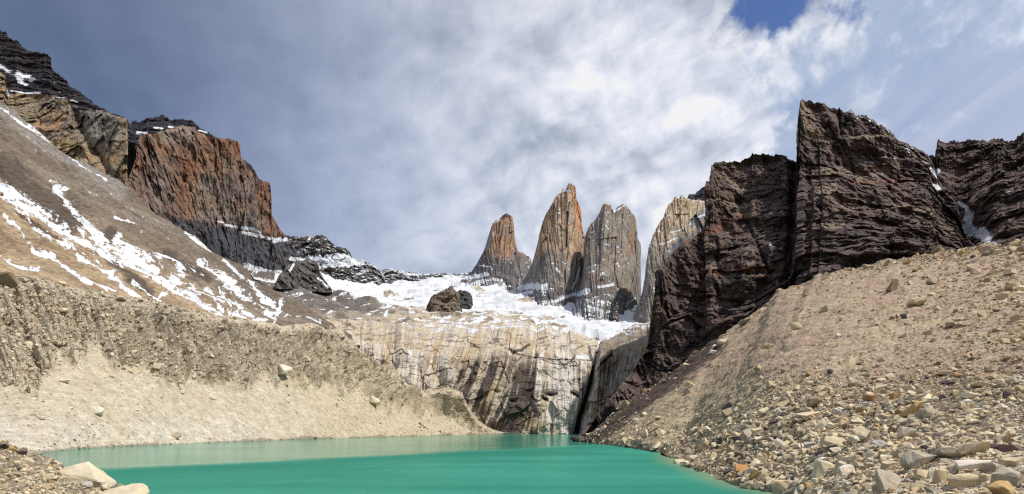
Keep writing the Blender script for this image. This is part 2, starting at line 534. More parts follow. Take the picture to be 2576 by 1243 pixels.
def sheet(name, rows, mat, dx, dy, disp=None, colf=None, thick=60, zb=-5, smooth=False, catmull=False, bulge=None, ray=0.0, jag=0.0):
    """a landform: control rows from its foot up to its crest (traced x, y and a distance), then a back slope that falls away behind"""
    top = rows[-1][0]
    xa, xb = top[0][0], top[-1][0]
    xf = np.arange(xa, xb + 0.05, 0.1)
    yf = ip(xf, top)
    L = np.concatenate([[0], np.cumsum(np.hypot(np.diff(xf), 0.7 * np.diff(yf)))])
    nc = max(8, int(L[-1] / dx))
    xs = np.interp(np.linspace(0, L[-1], nc), L, xf)
    ctrl, ys = [], []
    X3 = np.stack([xs, 0 * xs + 3.3, 0 * xs], 1)
    xs0 = xs
    for kr, row in enumerate(rows):
        yp, dp = row[:2]
        xs = ip(xs0, row[2]) if len(row) > 2 else xs0      # the fall line may run aslant
        y = ip(xs, yp) if not np.isscalar(yp) else np.full(nc, yp)
        if jag and kr == len(rows) - 1:
            j = fbm(X3, 13, 4, 0.65) + 0.5 * np.round(2.5 * fbm(X3, 7, 2, 0.6, 4))
            y = y + jag * j
        if np.isscalar(dp):
            D = np.full(nc, float(dp))
        else:
            lp = [(p[0], math.log(p[1])) for p in dp]
            D = np.exp(sum(ip(xs + o, lp) * w_ for o, w_ in zip(range(-48, 49, 8), SMW)))
        ctrl.append(pxl(xs, y, D))
        ys.append(y)
    xs = xs0
    T = ctrl[-1]
    away = T.copy()
    away[:, 2] = 0
    away /= np.linalg.norm(away, axis=1, keepdims=True)
    back = []
    for fr, zf in ((0.25, 0.04), (0.6, 0.25), (1.0, 1.0)):
        Bk = T + away * thick * fr
        Bk[:, 2] = T[:, 2] + (np.minimum(zb, T[:, 2] - 1) - T[:, 2]) * zf
        back.append(Bk)
    pts = []
    n_front = 0
    K = len(ctrl)
    for k in range(K - 1):
        n = max(2, int(np.percentile(np.abs(ys[k + 1] - ys[k]), 80) / dy))
        for j in range(n):
            t = j / n
            if catmull and K > 2:
                p0 = ctrl[max(k - 1, 0)] if k > 0 else 2 * ctrl[0] - ctrl[1]
                p3 = ctrl[k + 2] if k + 2 < K else 2 * ctrl[k + 1] - ctrl[k]
                p1, p2 = ctrl[k], ctrl[k + 1]
                q = 0.5 * (2 * p1 + (p2 - p0) * t + (2 * p0 - 5 * p1 + 4 * p2 - p3) * t * t + (3 * p1 - p0 - 3 * p2 + p3) * t ** 3)
            else:
                q = ctrl[k] * (1 - t) + ctrl[k + 1] * t
            pts.append(q)
    pts.append(ctrl[-1])
    n_front = len(pts)
    prev = ctrl[-1]
    for Bk, n in zip(back, (5, 5, 6)):
        for j in range(1, n + 1):
            pts.append(prev + (Bk - prev) * j / n)
        prev = Bk
    G = np.array(pts)
    nr = len(G)
    du = np.gradient(G, axis=1)
    dv = np.gradient(G, axis=0)
    N = np.cross(du, dv)
    N /= np.linalg.norm(N, axis=2, keepdims=True) + 1e-9
    c = Ctx()
    c.P = G.reshape(-1, 3)
    c.N = N.reshape(-1, 3)
    c.px = CX + F * c.P[:, 0] / c.P[:, 1]
    c.py = HY - F * (c.P[:, 2] - EYE) / c.P[:, 1]
    tt = np.ones(nr)
    tt[:n_front] = np.linspace(0, 1, n_front)
    c.t = np.repeat(tt, nc)
    c.front = np.repeat((np.arange(nr) < n_front), nc)
    c.xs = np.tile(xs, nr)
    c.ytop = np.tile(ys[-1], nr)
    c.up = c.py - c.ytop          # how far below the skyline, in grid px
    if bulge:
        c.P = c.P + bulge(c)
    Q = c.P
    if disp:
        dd = disp(c)
        # relief of steep rock stands out horizontally, towards the lake, rather than along a steep edge's own normal
        tw = np.array([0, 0, EYE]) - c.P
        tw /= np.linalg.norm(tw, axis=1, keepdims=True)
        Q = c.P + (c.N * (1 - ray) + tw * ray) * dd[:, None]
    G2 = Q.reshape(nr, nc, 3)
    # true slope after displacement, for snow that lies on ledges
    nn = np.cross(np.gradient(G2, axis=1), np.gradient(G2, axis=0))
    nn /= np.linalg.norm(nn, axis=2, keepdims=True) + 1e-9
    c.N2 = nn.reshape(-1, 3)
    c.Q = Q
    col, sn = colf(c)
    i = np.arange((nr - 1) * nc).reshape(nr - 1, nc)[:, :-1].ravel()
    Fc = np.stack([i, i + 1, i + nc + 1, i + nc], 1)
    o = mesh_obj(name, Q, Fc, mat, col, np.clip(sn, 0, 1) if np.ndim(sn) else np.full(len(Q), float(sn)), smooth)
    SHEETS[name] = dict(G=G2[:n_front], N=nn[:n_front], px=(CX + F * G2[..., 0] / G2[..., 1])[:n_front], py=(HY - F * (G2[..., 2] - EYE) / G2[..., 1])[:n_front])
    return o


def rgb(*c):
    return np.array(c, float)


# ------------------------------------------------------------------ water and ground
def build_lake():
    # a fine strip along the stony bank carries the shallows
    shore = [(1440, 1104), (1458, 1111), (1538, 1121), (1608, 1131), (1680, 1146), (1690, 1163), (1743, 1178), (1808, 1207), (1863, 1224), (1932, 1236), (1965, 1246), (2050, 1300)]
    xs = np.concatenate([np.linspace(-420, -90, 30), np.linspace(-88, 140, 260)])
    ys = np.concatenate([np.linspace(5, 60, 120), np.linspace(61, 220, 120), np.linspace(225, 560, 40)])
    X, Y = np.meshgrid(xs, ys)
    V = np.stack([X.ravel(), Y.ravel(), np.zeros(X.size)], 1)
    px = CX + F * V[:, 0] / V[:, 1]
    py = HY + F * EYE / V[:, 1]
    w = np.array([pxl(x, y, F * EYE / (y - HY)) for x, y in shore])
    d = seg_dist(V[:, 0], V[:, 1], [tuple(p[:2]) for p in w])
    sh = np.clip(1 - d / 3.2, 0, 1) ** 1.5 * (V[:, 1] < 90)
    nc = len(xs)
    i = np.arange((len(ys) - 1) * nc).reshape(-1, nc)[:, :-1].ravel()
    o = mesh_obj('lake', V, np.stack([i, i + 1, i + nc + 1, i + nc], 1), water_mat(), None, None, True)
    a = o.data.attributes.new('shallow', 'FLOAT', 'POINT')
    a.data.foreach_set('value', sh.astype(np.float32))
    tag(o, 'turquoise glacial lake between two gravel banks', 'lake', kind='structure')


build_lake()


def build_ground():
    xs = np.linspace(-5000, 5000, 60)
    ys = np.linspace(-3000, 7000, 60)
    X, Y = np.meshgrid(xs, ys)
    V = np.stack([X.ravel(), Y.ravel(), np.full(X.size, -9.0)], 1)
    i = np.arange(59 * 60).reshape(59, 60)[:, :-1].ravel()
    o = mesh_obj('ground', V, np.stack([i, i + 1, i + 61, i + 60], 1), M_MORAINE, np.tile((0.3, 0.26, 0.19), (3600, 1)), np.zeros(3600))
    tag(o, 'stony valley floor under everything', 'ground', kind='structure')
    # the bank the viewer stands on
    xs = np.linspace(-34, 26, 120)
    ys = np.linspace(-40, 29, 140)
    X, Y = np.meshgrid(xs, ys)
    P = np.stack([X.ravel(), Y.ravel(), np.zeros(X.size)], 1)
    Z = np.where(P[:, 1] < 9, 2.55, 2.55 - (P[:, 1] - 9) * 0.17) + fbm(P, 5, 4) * 0.18
    P[:, 2] = Z
    i = np.arange(139 * 120).reshape(139, 120)[:, :-1].ravel()
    col = mixc(rgb(0.34, 0.29, 0.2), rgb(0.24, 0.2, 0.15), 0.5 + fbm(P, 2.5, 3))
    o = mesh_obj('shore_ground', P, np.stack([i, i + 1, i + 121, i + 120], 1), M_BANK, col, np.zeros(len(P)))
    tag(o, 'gravel of the near shore', 'ground', kind='structure')


build_ground()

# ------------------------------------------------------------------ right bank
R_SHORE = [(1440, 1104), (1458, 1111), (1538, 1121), (1608, 1131), (1678, 1144), (1688, 1162), (1743, 1178), (1808, 1208), (1863, 1224), (1932, 1237), (1965, 1247)]
R_CREST = [(1440, 1111), (1458, 1107), (1486, 1089), (1513, 1067), (1558, 1026), (1600, 997), (1648, 966), (1718, 916), (1788, 861), (1860, 812), (1932, 764), (1962, 731), (2000, 724), (2027, 716), (2052, 696), (2097, 684), (2182, 669),
           (2240, 657), (2282, 651), (2382, 636), (2480, 622), (2576, 611), (2720, 598), (3500, 560)]


def shoreD(y):
    return F * EYE / (y - HY)


def build_right_bank():
    r0y = [(x, y + 3) for x, y in R_SHORE] + [(2100, 1300), (2300, 1345), (2700, 1350), (3500, 1380)]
    r0d = [(x, shoreD(y)) for x, y in R_SHORE] + [(2100, 23), (2300, 14), (2700, 9.5), (3500, 7)]
    r0d[0] = (1440, 190)
    r2d = [(1440, 191), (1458, 184), (1558, 192), (1648, 198), (1788, 206), (1932, 215), (2052, 205), (2182, 190), (2382, 165), (2576, 150), (2720, 140), (3500, 110)]
    r1y = [(1440, 1107)] + [(x, 0.7 * ip(x, r0y) + 0.3 * ip(x, R_CREST)) for x in (1458, 1558, 1620, 1680)] + [(1720, 1100), (1790, 1045), (1860, 990), (1930, 955), (2080, 938), (2300, 962), (2576, 985), (2720, 992), (3500, 1000)]
    r1d = [(1440, 190), (1458, 182), (1558, 143), (1620, 122), (1680, 108), (1720, 100), (1790, 90), (1860, 81), (1930, 74), (2080, 62), (2300, 48), (2576, 36), (2720, 33), (3500, 24)]
    # the apron of stones near the water lies flatter than the slope above it
    r05y = [(x, 0.5 * (ip(x, r0y) + ip(x, r1y)) - 4) for x, _ in r1y]
    r05d = [(x, math.exp(0.5 * (math.log(ip(x, r0d)) + math.log(ip(x, r1d))))) for x, _ in r1y]

    def disp(c):
        s = np.clip(c.P[:, 1] / 100, 0.06, 2)
        a = fbm(c.P, 9, 4) * 0.9 * np.minimum(s, 1) + fbm(c.P, 1.6, 3, off=5) * 0.22
        cr = np.exp(-c.up / 18.0) * c.front
        a += cr * fbm(c.P, 5, 3, off=9) * 1.4
        # runnels down the slope
        a += ridged(np.stack([c.px / 38.0 + (c.py / 90.0), c.py / 400.0, 0 * c.px], 1), 1, 2) * 0.15 * np.clip((c.P[:, 1] - 40) / 60, 0, 1)
        return a * np.clip((c.py - 0) * 0 + 1, 0, 1)

    def colf(c):
        n = fbm(c.P, 14, 4)
        n2 = fbm(c.P, 3, 4, off=3)
        col = mixc(rgb(0.43, 0.355, 0.235), rgb(0.34, 0.265, 0.18), 0.5 + n)
        col = mixc(col, rgb(0.24, 0.185, 0.13), sst(n2, 0.15, 0.6) * 0.6)
        wet = sst(c.P[:, 2], 0.55, 0.1) * (c.P[:, 1] > 30)
        far = sst(c.py, 985, 925)
        col = mixc(col, rgb(0.385, 0.282, 0.205), far * (0.6 + 0.5 * n))
        # dark debris shed by the cliff along the top of the bank, and browner strips down the slope
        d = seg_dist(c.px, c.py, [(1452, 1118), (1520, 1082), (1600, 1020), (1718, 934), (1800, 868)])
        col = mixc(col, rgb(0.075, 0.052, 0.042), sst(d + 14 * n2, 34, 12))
        d = seg_dist(c.px, c.py, [(1925, 935), (1885, 965), (1845, 1015), (1790, 1060), (1730, 1105)])
        col = mixc(col, rgb(0.30, 0.235, 0.165), sst(d + 14 * n2, 26, 6) * 0.4)
        d = seg_dist(c.px, c.py, [(1965, 760), (1950, 800), (1925, 850), (1880, 905)])
        col = mixc(col, rgb(0.25, 0.19, 0.135), sst(d + 22 * n2, 40, 6) * 0.5)
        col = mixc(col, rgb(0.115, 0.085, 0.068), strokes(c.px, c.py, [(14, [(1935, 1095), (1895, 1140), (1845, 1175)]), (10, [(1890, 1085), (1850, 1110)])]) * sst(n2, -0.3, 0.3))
        col = mixc(col, col * rgb(0.5, 0.48, 0.46), wet)
        return col, 0.0

    shx = [(1440, 1440), (1458, 1455), (1600, 1515), (1788, 1600), (1962, 1700), (2052, 1800), (2180, 1960), (2400, 2250), (2720, 2690), (3500, 3500)]
    SH = lambda f: [(a, a + (b - a) * f) for a, b in shx]
    o = sheet('gravel_bank', [(r0y, r0d, SH(1.0)), (r05y, r05d, SH(0.72)), (r1y, r1d, SH(0.42)), (R_CREST, r2d)], M_BANK, 2.6, 2.6, disp, colf, thick=70, zb=-4, catmull=True)
    tag(o, 'steep tan bank of loose gravel on the right of the lake', 'gravel bank', kind='structure')


build_right_bank()

# ------------------------------------------------------------------ near-left shore
def build_left_shore():
    r0y = [(-400, 1330), (380, 1330)]
    r0d = [(-400, 6), (-200, 8), (0, 10.5), (200, 15), (380, 22.5)]
    r1y = [(-400, 1040), (-200, 1070), (0, 1108), (15, 1113), (40, 1127), (80, 1141), (130, 1154), (150, 1166), (165, 1176), (220, 1199), (280, 1224), (380, 1256)]
    r1d = [(-400, 80), (-200, 72), (0, 60), (80, 57), (130, 55), (165, 52), (280, 40), (380, 32)]

    def disp(c):
        return (fbm(c.P, 3, 3) * 0.18 + fbm(c.P, 0.8, 3) * 0.08)

    def colf(c):
        n = fbm(c.P, 4, 4)
        return mixc(rgb(0.30, 0.25, 0.17), rgb(0.17, 0.135, 0.1), 0.5 + n), 0.0
    o = sheet('pebble_shore', [(r0y, r0d), (r1y, r1d)], M_BANK, 2.6, 2.6, disp, colf, thick=14, zb=-3)
    tag(o, 'low pebbly point at the lower left of the lake', 'shore', kind='structure')


build_left_shore()

# ------------------------------------------------------------------ left moraine
L_SHORE = [(-700, 1260), (-420, 1210), (0, 1152), (115, 1144), (200, 1132), (280, 1126), (644, 1110), (966, 1099), (1100, 1095.5), (1269, 1091.8), (1300, 1091.5)]
L_MID = [(-420, 1000), (0, 972), (90, 985), (140, 908), (200, 900), (235, 872), (300, 915), (360, 946), (415, 972), (450, 961), (500, 948), (600, 985), (650, 950), (700, 962), (770, 966), (860, 972), (944, 1014), (1044, 1028), (1119, 1040), (1194, 1083), (1269, 1090.5), (1300, 1091)]
L_CREST = [(-700, 600), (-420, 650), (0, 690), (40, 694), (90, 697), (165, 716), (225, 728), (280, 741), (360, 754), (450, 771), (525, 789), (625, 804), (700, 816), (780, 818), (859, 822), (874, 846), (924, 891), (960, 920), (994, 946), (1040, 970), (1069, 984), (1085, 979), (1100, 972), (1130, 970), (1160, 990), (1184, 1031), (1219, 1064), (1245, 1082), (1274, 1090), (1300, 1091)]


def build_left_moraine():
    sd = [(-700, 40), (-420, 54), (0, 80)] + [(x, shoreD(y)) for x, y in L_SHORE[2:]]
    md = [(-420, 105), (0, 128), (200, 150), (400, 183), (600, 225), (860, 310), (1044, 392), (1194, 455), (1300, 480)]
    cd = [(-420, 165), (0, 190), (200, 212), (400, 240), (644, 290), (860, 372), (1044, 430), (1194, 466), (1300, 485)]
    midy = [(x, ip(x, [(-420, 985), (0, 955), (140, 920), (300, 915), (450, 945), (600, 965), (860, 975), (1044, 1028), (1194, 1083), (1300, 1091)])) for x in range(-420, 1301, 20)]

    def zone(c):
        # 1 in the eroded upper face, 0 on the smooth debris cones
        b = ip(c.px, L_MID)
        q = 40 * fbm(np.stack([c.px + (c.py - 850) * -0.42, c.py * 0.35, 0 * c.px], 1), 24, 3, 0.6, 11)
        return sst(c.py + q, b + 12, b - 26) * sst(c.py, ip(c.px, L_CREST) + 6, ip(c.px, L_CREST) + 40)

    def disp(c):
        z = zone(c)
        s = c.P[:, 1] / 200
        lean = np.stack([c.px + (c.py - 850) * -0.42, c.py * 0.22, 0 * c.px], 1)
        rib = ridged(lean, (46, 46, 46), 4, 0.55)
        rib2 = fbm(lean, (15, 30, 15), 3, 0.6, off=7)
        a = z * (rib * 5.5 + rib2 * 2.6) * s * ip(c.px, [(0, 0.5), (180, 0.75), (300, 1.0)])
        blk = fbm(c.P, 3.5, 4, 0.6, off=2)
        a += z * np.maximum(blk, -0.1) * 1.7 * s
        a += fbm(c.P, 22, 3) * 1.6 * s + fbm(c.P, 2.5, 3, off=4) * 0.2
        ru = ridged(np.stack([c.px - (c.py - 1000) * 0.9, c.py * 0.08, 0 * c.px], 1), 26, 2)
        a += (1 - z) * ru * 0.35 * s
        edge = np.clip((1285 - c.px) / 60, 0, 1)
        return a * edge

    def colf(c):
        z = zone(c)
        n = fbm(c.P, 12, 4)
        n2 = fbm(c.P, 3, 4, 0.6, off=8)
        lean = np.stack([c.px + (c.py - 850) * -0.42, c.py * 0.22, 0 * c.px], 1)
        col = mixc(rgb(0.47, 0.415, 0.32), rgb(0.425, 0.365, 0.27), 0.5 + n)
        # greyer stone along the foot
        grey = sst(c.py, 1010, 1090) * sst(c.px, 900, 500)
        st = fbm(np.stack([c.px - (c.py - 1000) * 0.9, c.py * 0.1, 0 * c.px], 1), (40, 40, 40), 3)
        col = mixc(col, rgb(0.50, 0.465, 0.39), np.clip(grey * 0.7 + st * 0.6, 0, 1))
        up = mixc(rgb(0.42, 0.36, 0.265), rgb(0.33, 0.275, 0.195), 0.5 + 0.9 * n)
        col = mixc(col, up, z * ip(c.px, [(0, 0.85), (500, 0.7), (900, 0.35)]))
        rib = ridged(lean, (46, 46, 46), 4, 0.55)
        col = mixc(col, rgb(0.125, 0.09, 0.055), z * sst(0.7 * n2 + 0.9 * fbm(lean, (16, 46, 16), 3, off=3) - 0.35 * rib, 0.1, 0.65) * 0.75 * sst(c.px, 1100, 300))  # brown hollows, with the shade between the ribs put into the colour
        far = sst(c.px, 640, 1000)
        col = mixc(col, rgb(0.44, 0.36, 0.24), far * 0.45)
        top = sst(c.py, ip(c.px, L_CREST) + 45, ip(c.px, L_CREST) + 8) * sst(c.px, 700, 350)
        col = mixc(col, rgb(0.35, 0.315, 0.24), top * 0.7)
        col = mixc(col, col * rgb(0.55, 0.53, 0.50), sst(c.P[:, 2], 0.9, 0.2))
        return col, 0.0

    shx = [(-700, -560), (-420, -290), (0, 150), (300, 480), (644, 830), (900, 1050), (1100, 1180), (1200, 1230), (1300, 1300)]
    SH = lambda f: [(a, a + (b - a) * f) for a, b in shx]
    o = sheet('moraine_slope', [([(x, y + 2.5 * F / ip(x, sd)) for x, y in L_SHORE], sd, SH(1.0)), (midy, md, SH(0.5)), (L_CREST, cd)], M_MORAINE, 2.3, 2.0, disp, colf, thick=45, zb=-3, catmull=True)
    tag(o, 'pale gullied moraine slope along the left of the lake', 'moraine', kind='structure')


build_left_moraine()

# ------------------------------------------------------------------ scree slope with snow, upper left
S_TOP = [(-320, 70), (-150, 160), (0, 262), (30, 272), (60, 305), (100, 345), (150, 383), (200, 402), (250, 430), (285, 455), (318, 474), (345, 500), (385, 530), (430, 560), (465, 581), (525, 622), (570, 650), (620, 680), (664, 710), (709, 738), (760, 768), (800, 790), (844, 816), (885, 842)]
SNOW_SCREE = [
    (17.2, [(-200, 330), (0, 470), (32, 500), (81, 535)]), (13.1, [(81, 535), (129, 563), (178, 592)]), (10.3, [(178, 592), (227, 618), (265, 642)]),
    (8.3, [(236, 629), (291, 655), (324, 668), (360, 690), (400, 712)]), (17.9, [(300, 630), (340, 652), (372, 668)]), (13.8, [(388, 690), (420, 705), (450, 700)]),
    (6.2, [(453, 678), (430, 650), (400, 640)]), (7.6, [(405, 703), (421, 726), (469, 742)]), (8.9, [(469, 742), (518, 771), (567, 790), (615, 797)]),
    (4.8, [(130, 452), (155, 470), (170, 472)]), (7.6, [(140, 470), (160, 500), (181, 527), (200, 548), (220, 562)]), (10.3, [(215, 565), (246, 592), (275, 624)]), (7.6, [(301, 583), (291, 605), (324, 620), (360, 640)]),
    (5.5, [(502, 661), (550, 694), (599, 729), (644, 771), (664, 785)]), (2.8, [(465, 585), (500, 610), (530, 632)]), (3.4, [(560, 661), (599, 683)]),
    (4.8, [(194, 655), (243, 684), (291, 707), (324, 733), (359, 752)]), (5.5, [(87, 629), (130, 648), (162, 678), (194, 700), (220, 716), (253, 723), (285, 738)]),
    (5.5, [(10, 655), (42, 676), (91, 688)]), (4.1, [(333, 713), (366, 736), (405, 754)]), (2.8, [(0, 271), (26, 287), (49, 310), (94, 341), (120, 365)]), (2.3, [(168, 386), (194, 407), (227, 433), (265, 459)]),
    (3.4, [(10, 549), (39, 575), (62, 595)]), (5.5, [(84, 585), (130, 617), (168, 637)]), (3.4, [(81, 624), (113, 643)]), (3.4, [(-60, 610), (0, 640)]), (6.2, [(566, 702), (598, 734), (644, 770), (680, 795)]),
    (5.5, [(624, 715), (650, 747), (690, 770)]), (6.9, [(705, 770), (700, 790), (690, 802)]), (2.1, [(712, 806), (757, 793)]), (4.1, [(776, 797), (806, 810)]), (3.4, [(640, 800), (670, 805)]),
    (3.1, [(566, 663), (595, 679), (625, 700)]), (2.8, [(702, 725), (728, 741)]), (3.4, [(520, 720), (560, 750), (600, 775), (640, 795)]), (3.4, [(480, 715), (520, 742), (560, 765)]), (2.1, [(290, 541), (345, 562)]),
    (4.8, [(560, 690), (590, 720), (615, 750)]), (4.1, [(430, 730), (400, 745)]), (4.1, [(640, 735), (660, 760), (690, 775)])]


def build_scree():
    r0y = [(x, y + 26) for x, y in L_CREST if x < 860] + [(885, 862)]
    r0d = [(-420, 185), (0, 205), (200, 228), (400, 256), (644, 306), (800, 372), (885, 405)]
    td = [(-320, 640), (0, 620), (318, 560), (465, 545), (620, 515), (709, 480), (844, 425), (885, 410)]

    def disp(c):
        s = c.P[:, 1] / 400
        a = fbm(c.P, 60, 4) * 5 + fbm(c.P, 9, 4, off=4) * 0.9 * s
        g = np.stack([c.px - c.py * 1.28, (c.px + c.py) * 0.12, 0 * c.px], 1)
        a += ridged(g, 60, 3) * 2.2 * s
        return a

    def colf(c):
        n = fbm(c.P, 40, 5, 0.6)
        n2 = fbm(c.P, 7, 4, 0.6, off=6)
        g = fbm(np.stack([c.px - c.py * 1.28, (c.px + c.py) * 0.1, 0 * c.px], 1), (22, 30, 30), 5, 0.6)
        low = sst(c.py - 0.62 * c.px, 330, 500)       # 0 high on the slope, 1 near its foot
        hi = mixc(rgb(0.185, 0.155, 0.125), rgb(0.125, 0.098, 0.075), 0.5 + 0.8 * n + 0.6 * g)
        lo = mixc(rgb(0.35, 0.27, 0.175), rgb(0.235, 0.17, 0.108), 0.5 + 0.9 * n + 0.5 * g)
        col = mixc(hi, lo, low + 0.3 * g)
        dk = strokes(c.px, c.py, [(38, [(20, 430), (70, 480), (130, 520), (175, 555)]), (16, [(270, 600), (285, 575)]), (12, [(270, 665), (330, 705), (380, 735)]), (14, [(420, 640), (520, 700)])])
        col = mixc(col, rgb(0.062, 0.048, 0.04), sst(dk + 0.25 * n2, 0.3, 0.7) * 0.85)
        dk = strokes(c.px, c.py, [(9, [(40, 545), (80, 570), (110, 590)]), (8, [(0, 490), (30, 515)]), (10, [(100, 590), (140, 605)])])
        col = mixc(col, rgb(0.075, 0.05, 0.035), sst(dk + 0.5 * n2, 0.45, 0.75) * 0.9)
        rt = sst(c.px + 0.3 * (c.py - 650), 520, 680) * sst(c.py, 790, 700)
        col = mixc(col, rgb(0.115, 0.092, 0.075), rt * 0.75)
        gy = strokes(c.px, c.py, [(16, [(0, 275), (100, 355), (200, 415), (300, 480)])])
        col = mixc(col, rgb(0.26, 0.25, 0.24), sst(gy, 0.3, 0.7) * 0.5)
        sn = strokes(c.px, c.py, SNOW_SCREE)
        sn = sn + (0.42 * n2 + 0.42 * fbm(np.stack([c.px - c.py * 0.9, (c.px + c.py) * 0.5, 0 * c.px], 1), 7, 3, 0.6, 14)) * (sn > 0.12)
        # thin old patches caught between the streaks
        sc = fbm(np.stack([c.px - c.py * 1.1, (c.px + c.py) * 0.35, 0 * c.px], 1), (16, 22, 16), 4, 0.6, off=2)
        band = strokes(c.px, c.py, [(60, [(60, 560), (250, 640), (420, 690), (600, 745)])])
        sn = np.maximum(sn, sst(sc, 0.05, 0.5) * 0.72 * sst(band, 0.3, 0.8))
        sn = np.maximum(sn, sst(sc, 0.2, 0.6) * 0.5 * sst(strokes(c.px, c.py, [(45, [(20, 300), (150, 420), (420, 600)])]), 0.3, 0.8) * 0.9)
        return col, sn - 0.045

    o = sheet('scree_slope', [(r0y, r0d), (S_TOP, td)], M_SCREE, 2.0, 2.0, disp, colf, thick=60, zb=-3)
    tag(o, 'brown scree mountainside streaked with snow at the left', 'scree slope', kind='structure')


build_scree()

# ------------------------------------------------------------------ left mountains
def build_left_rock():
    # ochre cliff that stands on the scree
    top = [(-320, 20), (-100, 120), (-20, 170), (0, 183), (10, 188), (13, 214), (18, 236), (28, 239), (60, 236), (110, 236), (134, 241), (139, 250), (155, 247), (177, 250), (183, 266), (186, 279), (205, 277), (262, 277), (280, 289), (315, 298), (332, 310), (343, 326), (349, 345), (351, 380), (344, 408), (335, 430), (326, 455), (318, 478)]
    bot = [(x, y + 14) for x, y in S_TOP if x <= 318]

    def disp(c):
        a = fbm(c.P, 60, 4) * 14 + ridged(c.P, (38, 38, 70), 4, 0.55, 3) * 6 + facets(c.P, (34, 34, 70), 1) * 6 + facets(c.P, (13, 13, 24), 2) * 3.2 + facets(c.P, (6, 6, 8), 3) * 1.3
        d = seg_dist(c.px, c.py, [(184, 262), (192, 300), (215, 350), (262, 415), (318, 480)])
        a += -16 * np.exp(-(d / 9) ** 2)
        return a * np.clip(c.up / 12 + 0.35, 0, 1)

    def colf(c):
        n = fbm(c.P, 45, 4, 0.6)
        n2 = fbm(c.P, (12, 12, 22), 4, 0.6, 4)
        col = mixc(rgb(0.28, 0.205, 0.12), rgb(0.22, 0.18, 0.135), 0.5 + 1.2 * n)
        col = mixc(col, rgb(0.32, 0.20, 0.085), sst(n2, 0.1, 0.5) * 0.5)
        gb = strokes(c.px, c.py, [(52, [(215, 300), (262, 330)])])
        col = mixc(col, rgb(0.19, 0.18, 0.17), sst(gb + 0.25 * n2, 0.35, 0.7) * 0.85)
        gb = strokes(c.px, c.py, [(16, [(345, 330), (348, 390), (330, 440)])])
        col = mixc(col, rgb(0.27, 0.14, 0.05), sst(gb, 0.3, 0.7) * 0.55)
        col = mixc(col, rgb(0.075, 0.06, 0.05), sst(n2, -0.2, -0.6) * 0.6)
        ap = strokes(c.px, c.py, [(14, [(140, 260), (200, 330), (262, 410), (315, 475)])])
        col = mixc(col, rgb(0.24, 0.195, 0.14), sst(ap, 0.4, 0.7) * 0.55)
        return col, strokes(c.px, c.py, [(3.4, [(17, 222), (18, 243), (24, 238)])])
    o = sheet('ochre_cliff', [(bot, [(-320, 625), (0, 608), (318, 560)]), (top, [(-320, 720), (0, 690), (318, 590)])], M_OCHRE, 1.5, 1.5, disp, colf, ray=0.85, jag=1.6, thick=120, zb=150)
    tag(o, 'ochre and grey cliff rising out of the scree slope at the far left', 'cliff')

    # near-black peak behind it
    top = [(-320, -60), (-150, 0), (-40, 60), (0, 76), (15, 80), (18, 91), (28, 99), (45, 103), (59, 120), (75, 129), (98, 131), (120, 137), (129, 146), (127, 168), (145, 185), (170, 204), (172, 214), (195, 226), (217, 243), (240, 262), (262, 277), (280, 286), (300, 290), (318, 299), (340, 330)]

    def disp(c):
        w = fbm(c.P, 90, 3) * 14
        zz = c.P[:, 2] + w
        a = fbm(c.P, 70, 4) * 14 + fbm(np.stack([c.P[:, 0] / 90, c.P[:, 1] / 90, zz / 13], 1), 1, 4, 0.6) * 9 + ridged(c.P, 22, 3, 0.5, 6) * 3.5
        return a * np.clip(c.up / 10 + 0.45, 0, 1)

    def colf(c):
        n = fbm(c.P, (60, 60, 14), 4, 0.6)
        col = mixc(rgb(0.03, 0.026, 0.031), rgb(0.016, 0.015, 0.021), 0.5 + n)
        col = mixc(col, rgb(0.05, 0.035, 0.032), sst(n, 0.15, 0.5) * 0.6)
        sn = strokes(c.px, c.py, [(7, [(0, 165), (20, 180), (48, 195)]), (5, [(48, 203), (66, 212)]), (3, [(28, 232), (60, 234), (100, 234)]), (2.6, [(136, 244), (164, 247)]), (3, [(180, 254), (196, 258)]), (10, [(40, 185), (80, 200)])])
        sn = np.maximum(sn, sst(c.N2[:, 2] + 0.3 * n, 0.62, 0.85) * 0.5 * sst(c.py, 150, 190))
        return col, sn * (0.8 + 0.5 * fbm(c.P, 14, 3))
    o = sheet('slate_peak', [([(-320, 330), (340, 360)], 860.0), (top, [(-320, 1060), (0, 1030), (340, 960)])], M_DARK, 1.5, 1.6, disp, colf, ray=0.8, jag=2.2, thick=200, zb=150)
    tag(o, 'tallest near-black slate peak with snow on its ledges, in the upper left corner', 'mountain peak')

    top = [(326, 330), (333, 304), (356, 307), (362, 300), (370, 295), (400, 292), (412, 289), (430, 302), (438, 299), (456, 300), (475, 303), (480, 299), (486, 306), (497, 319), (525, 333), (550, 347), (575, 372)]

    def colf(c):
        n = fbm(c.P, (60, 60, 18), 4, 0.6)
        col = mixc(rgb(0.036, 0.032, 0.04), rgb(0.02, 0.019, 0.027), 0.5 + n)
        sn = strokes(c.px, c.py, [(2.5, [(388, 322), (408, 322)]), (2.2, [(425, 317), (436, 318)]), (4, [(346, 335), (368, 336)]), (2, [(500, 329), (520, 334)])])
        return col, sn
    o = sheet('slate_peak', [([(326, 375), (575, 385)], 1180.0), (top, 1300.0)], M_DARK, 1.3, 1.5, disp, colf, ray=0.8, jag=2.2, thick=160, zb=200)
    tag(o, 'small jagged black summit peeping over the rust-coloured mountain', 'mountain peak')

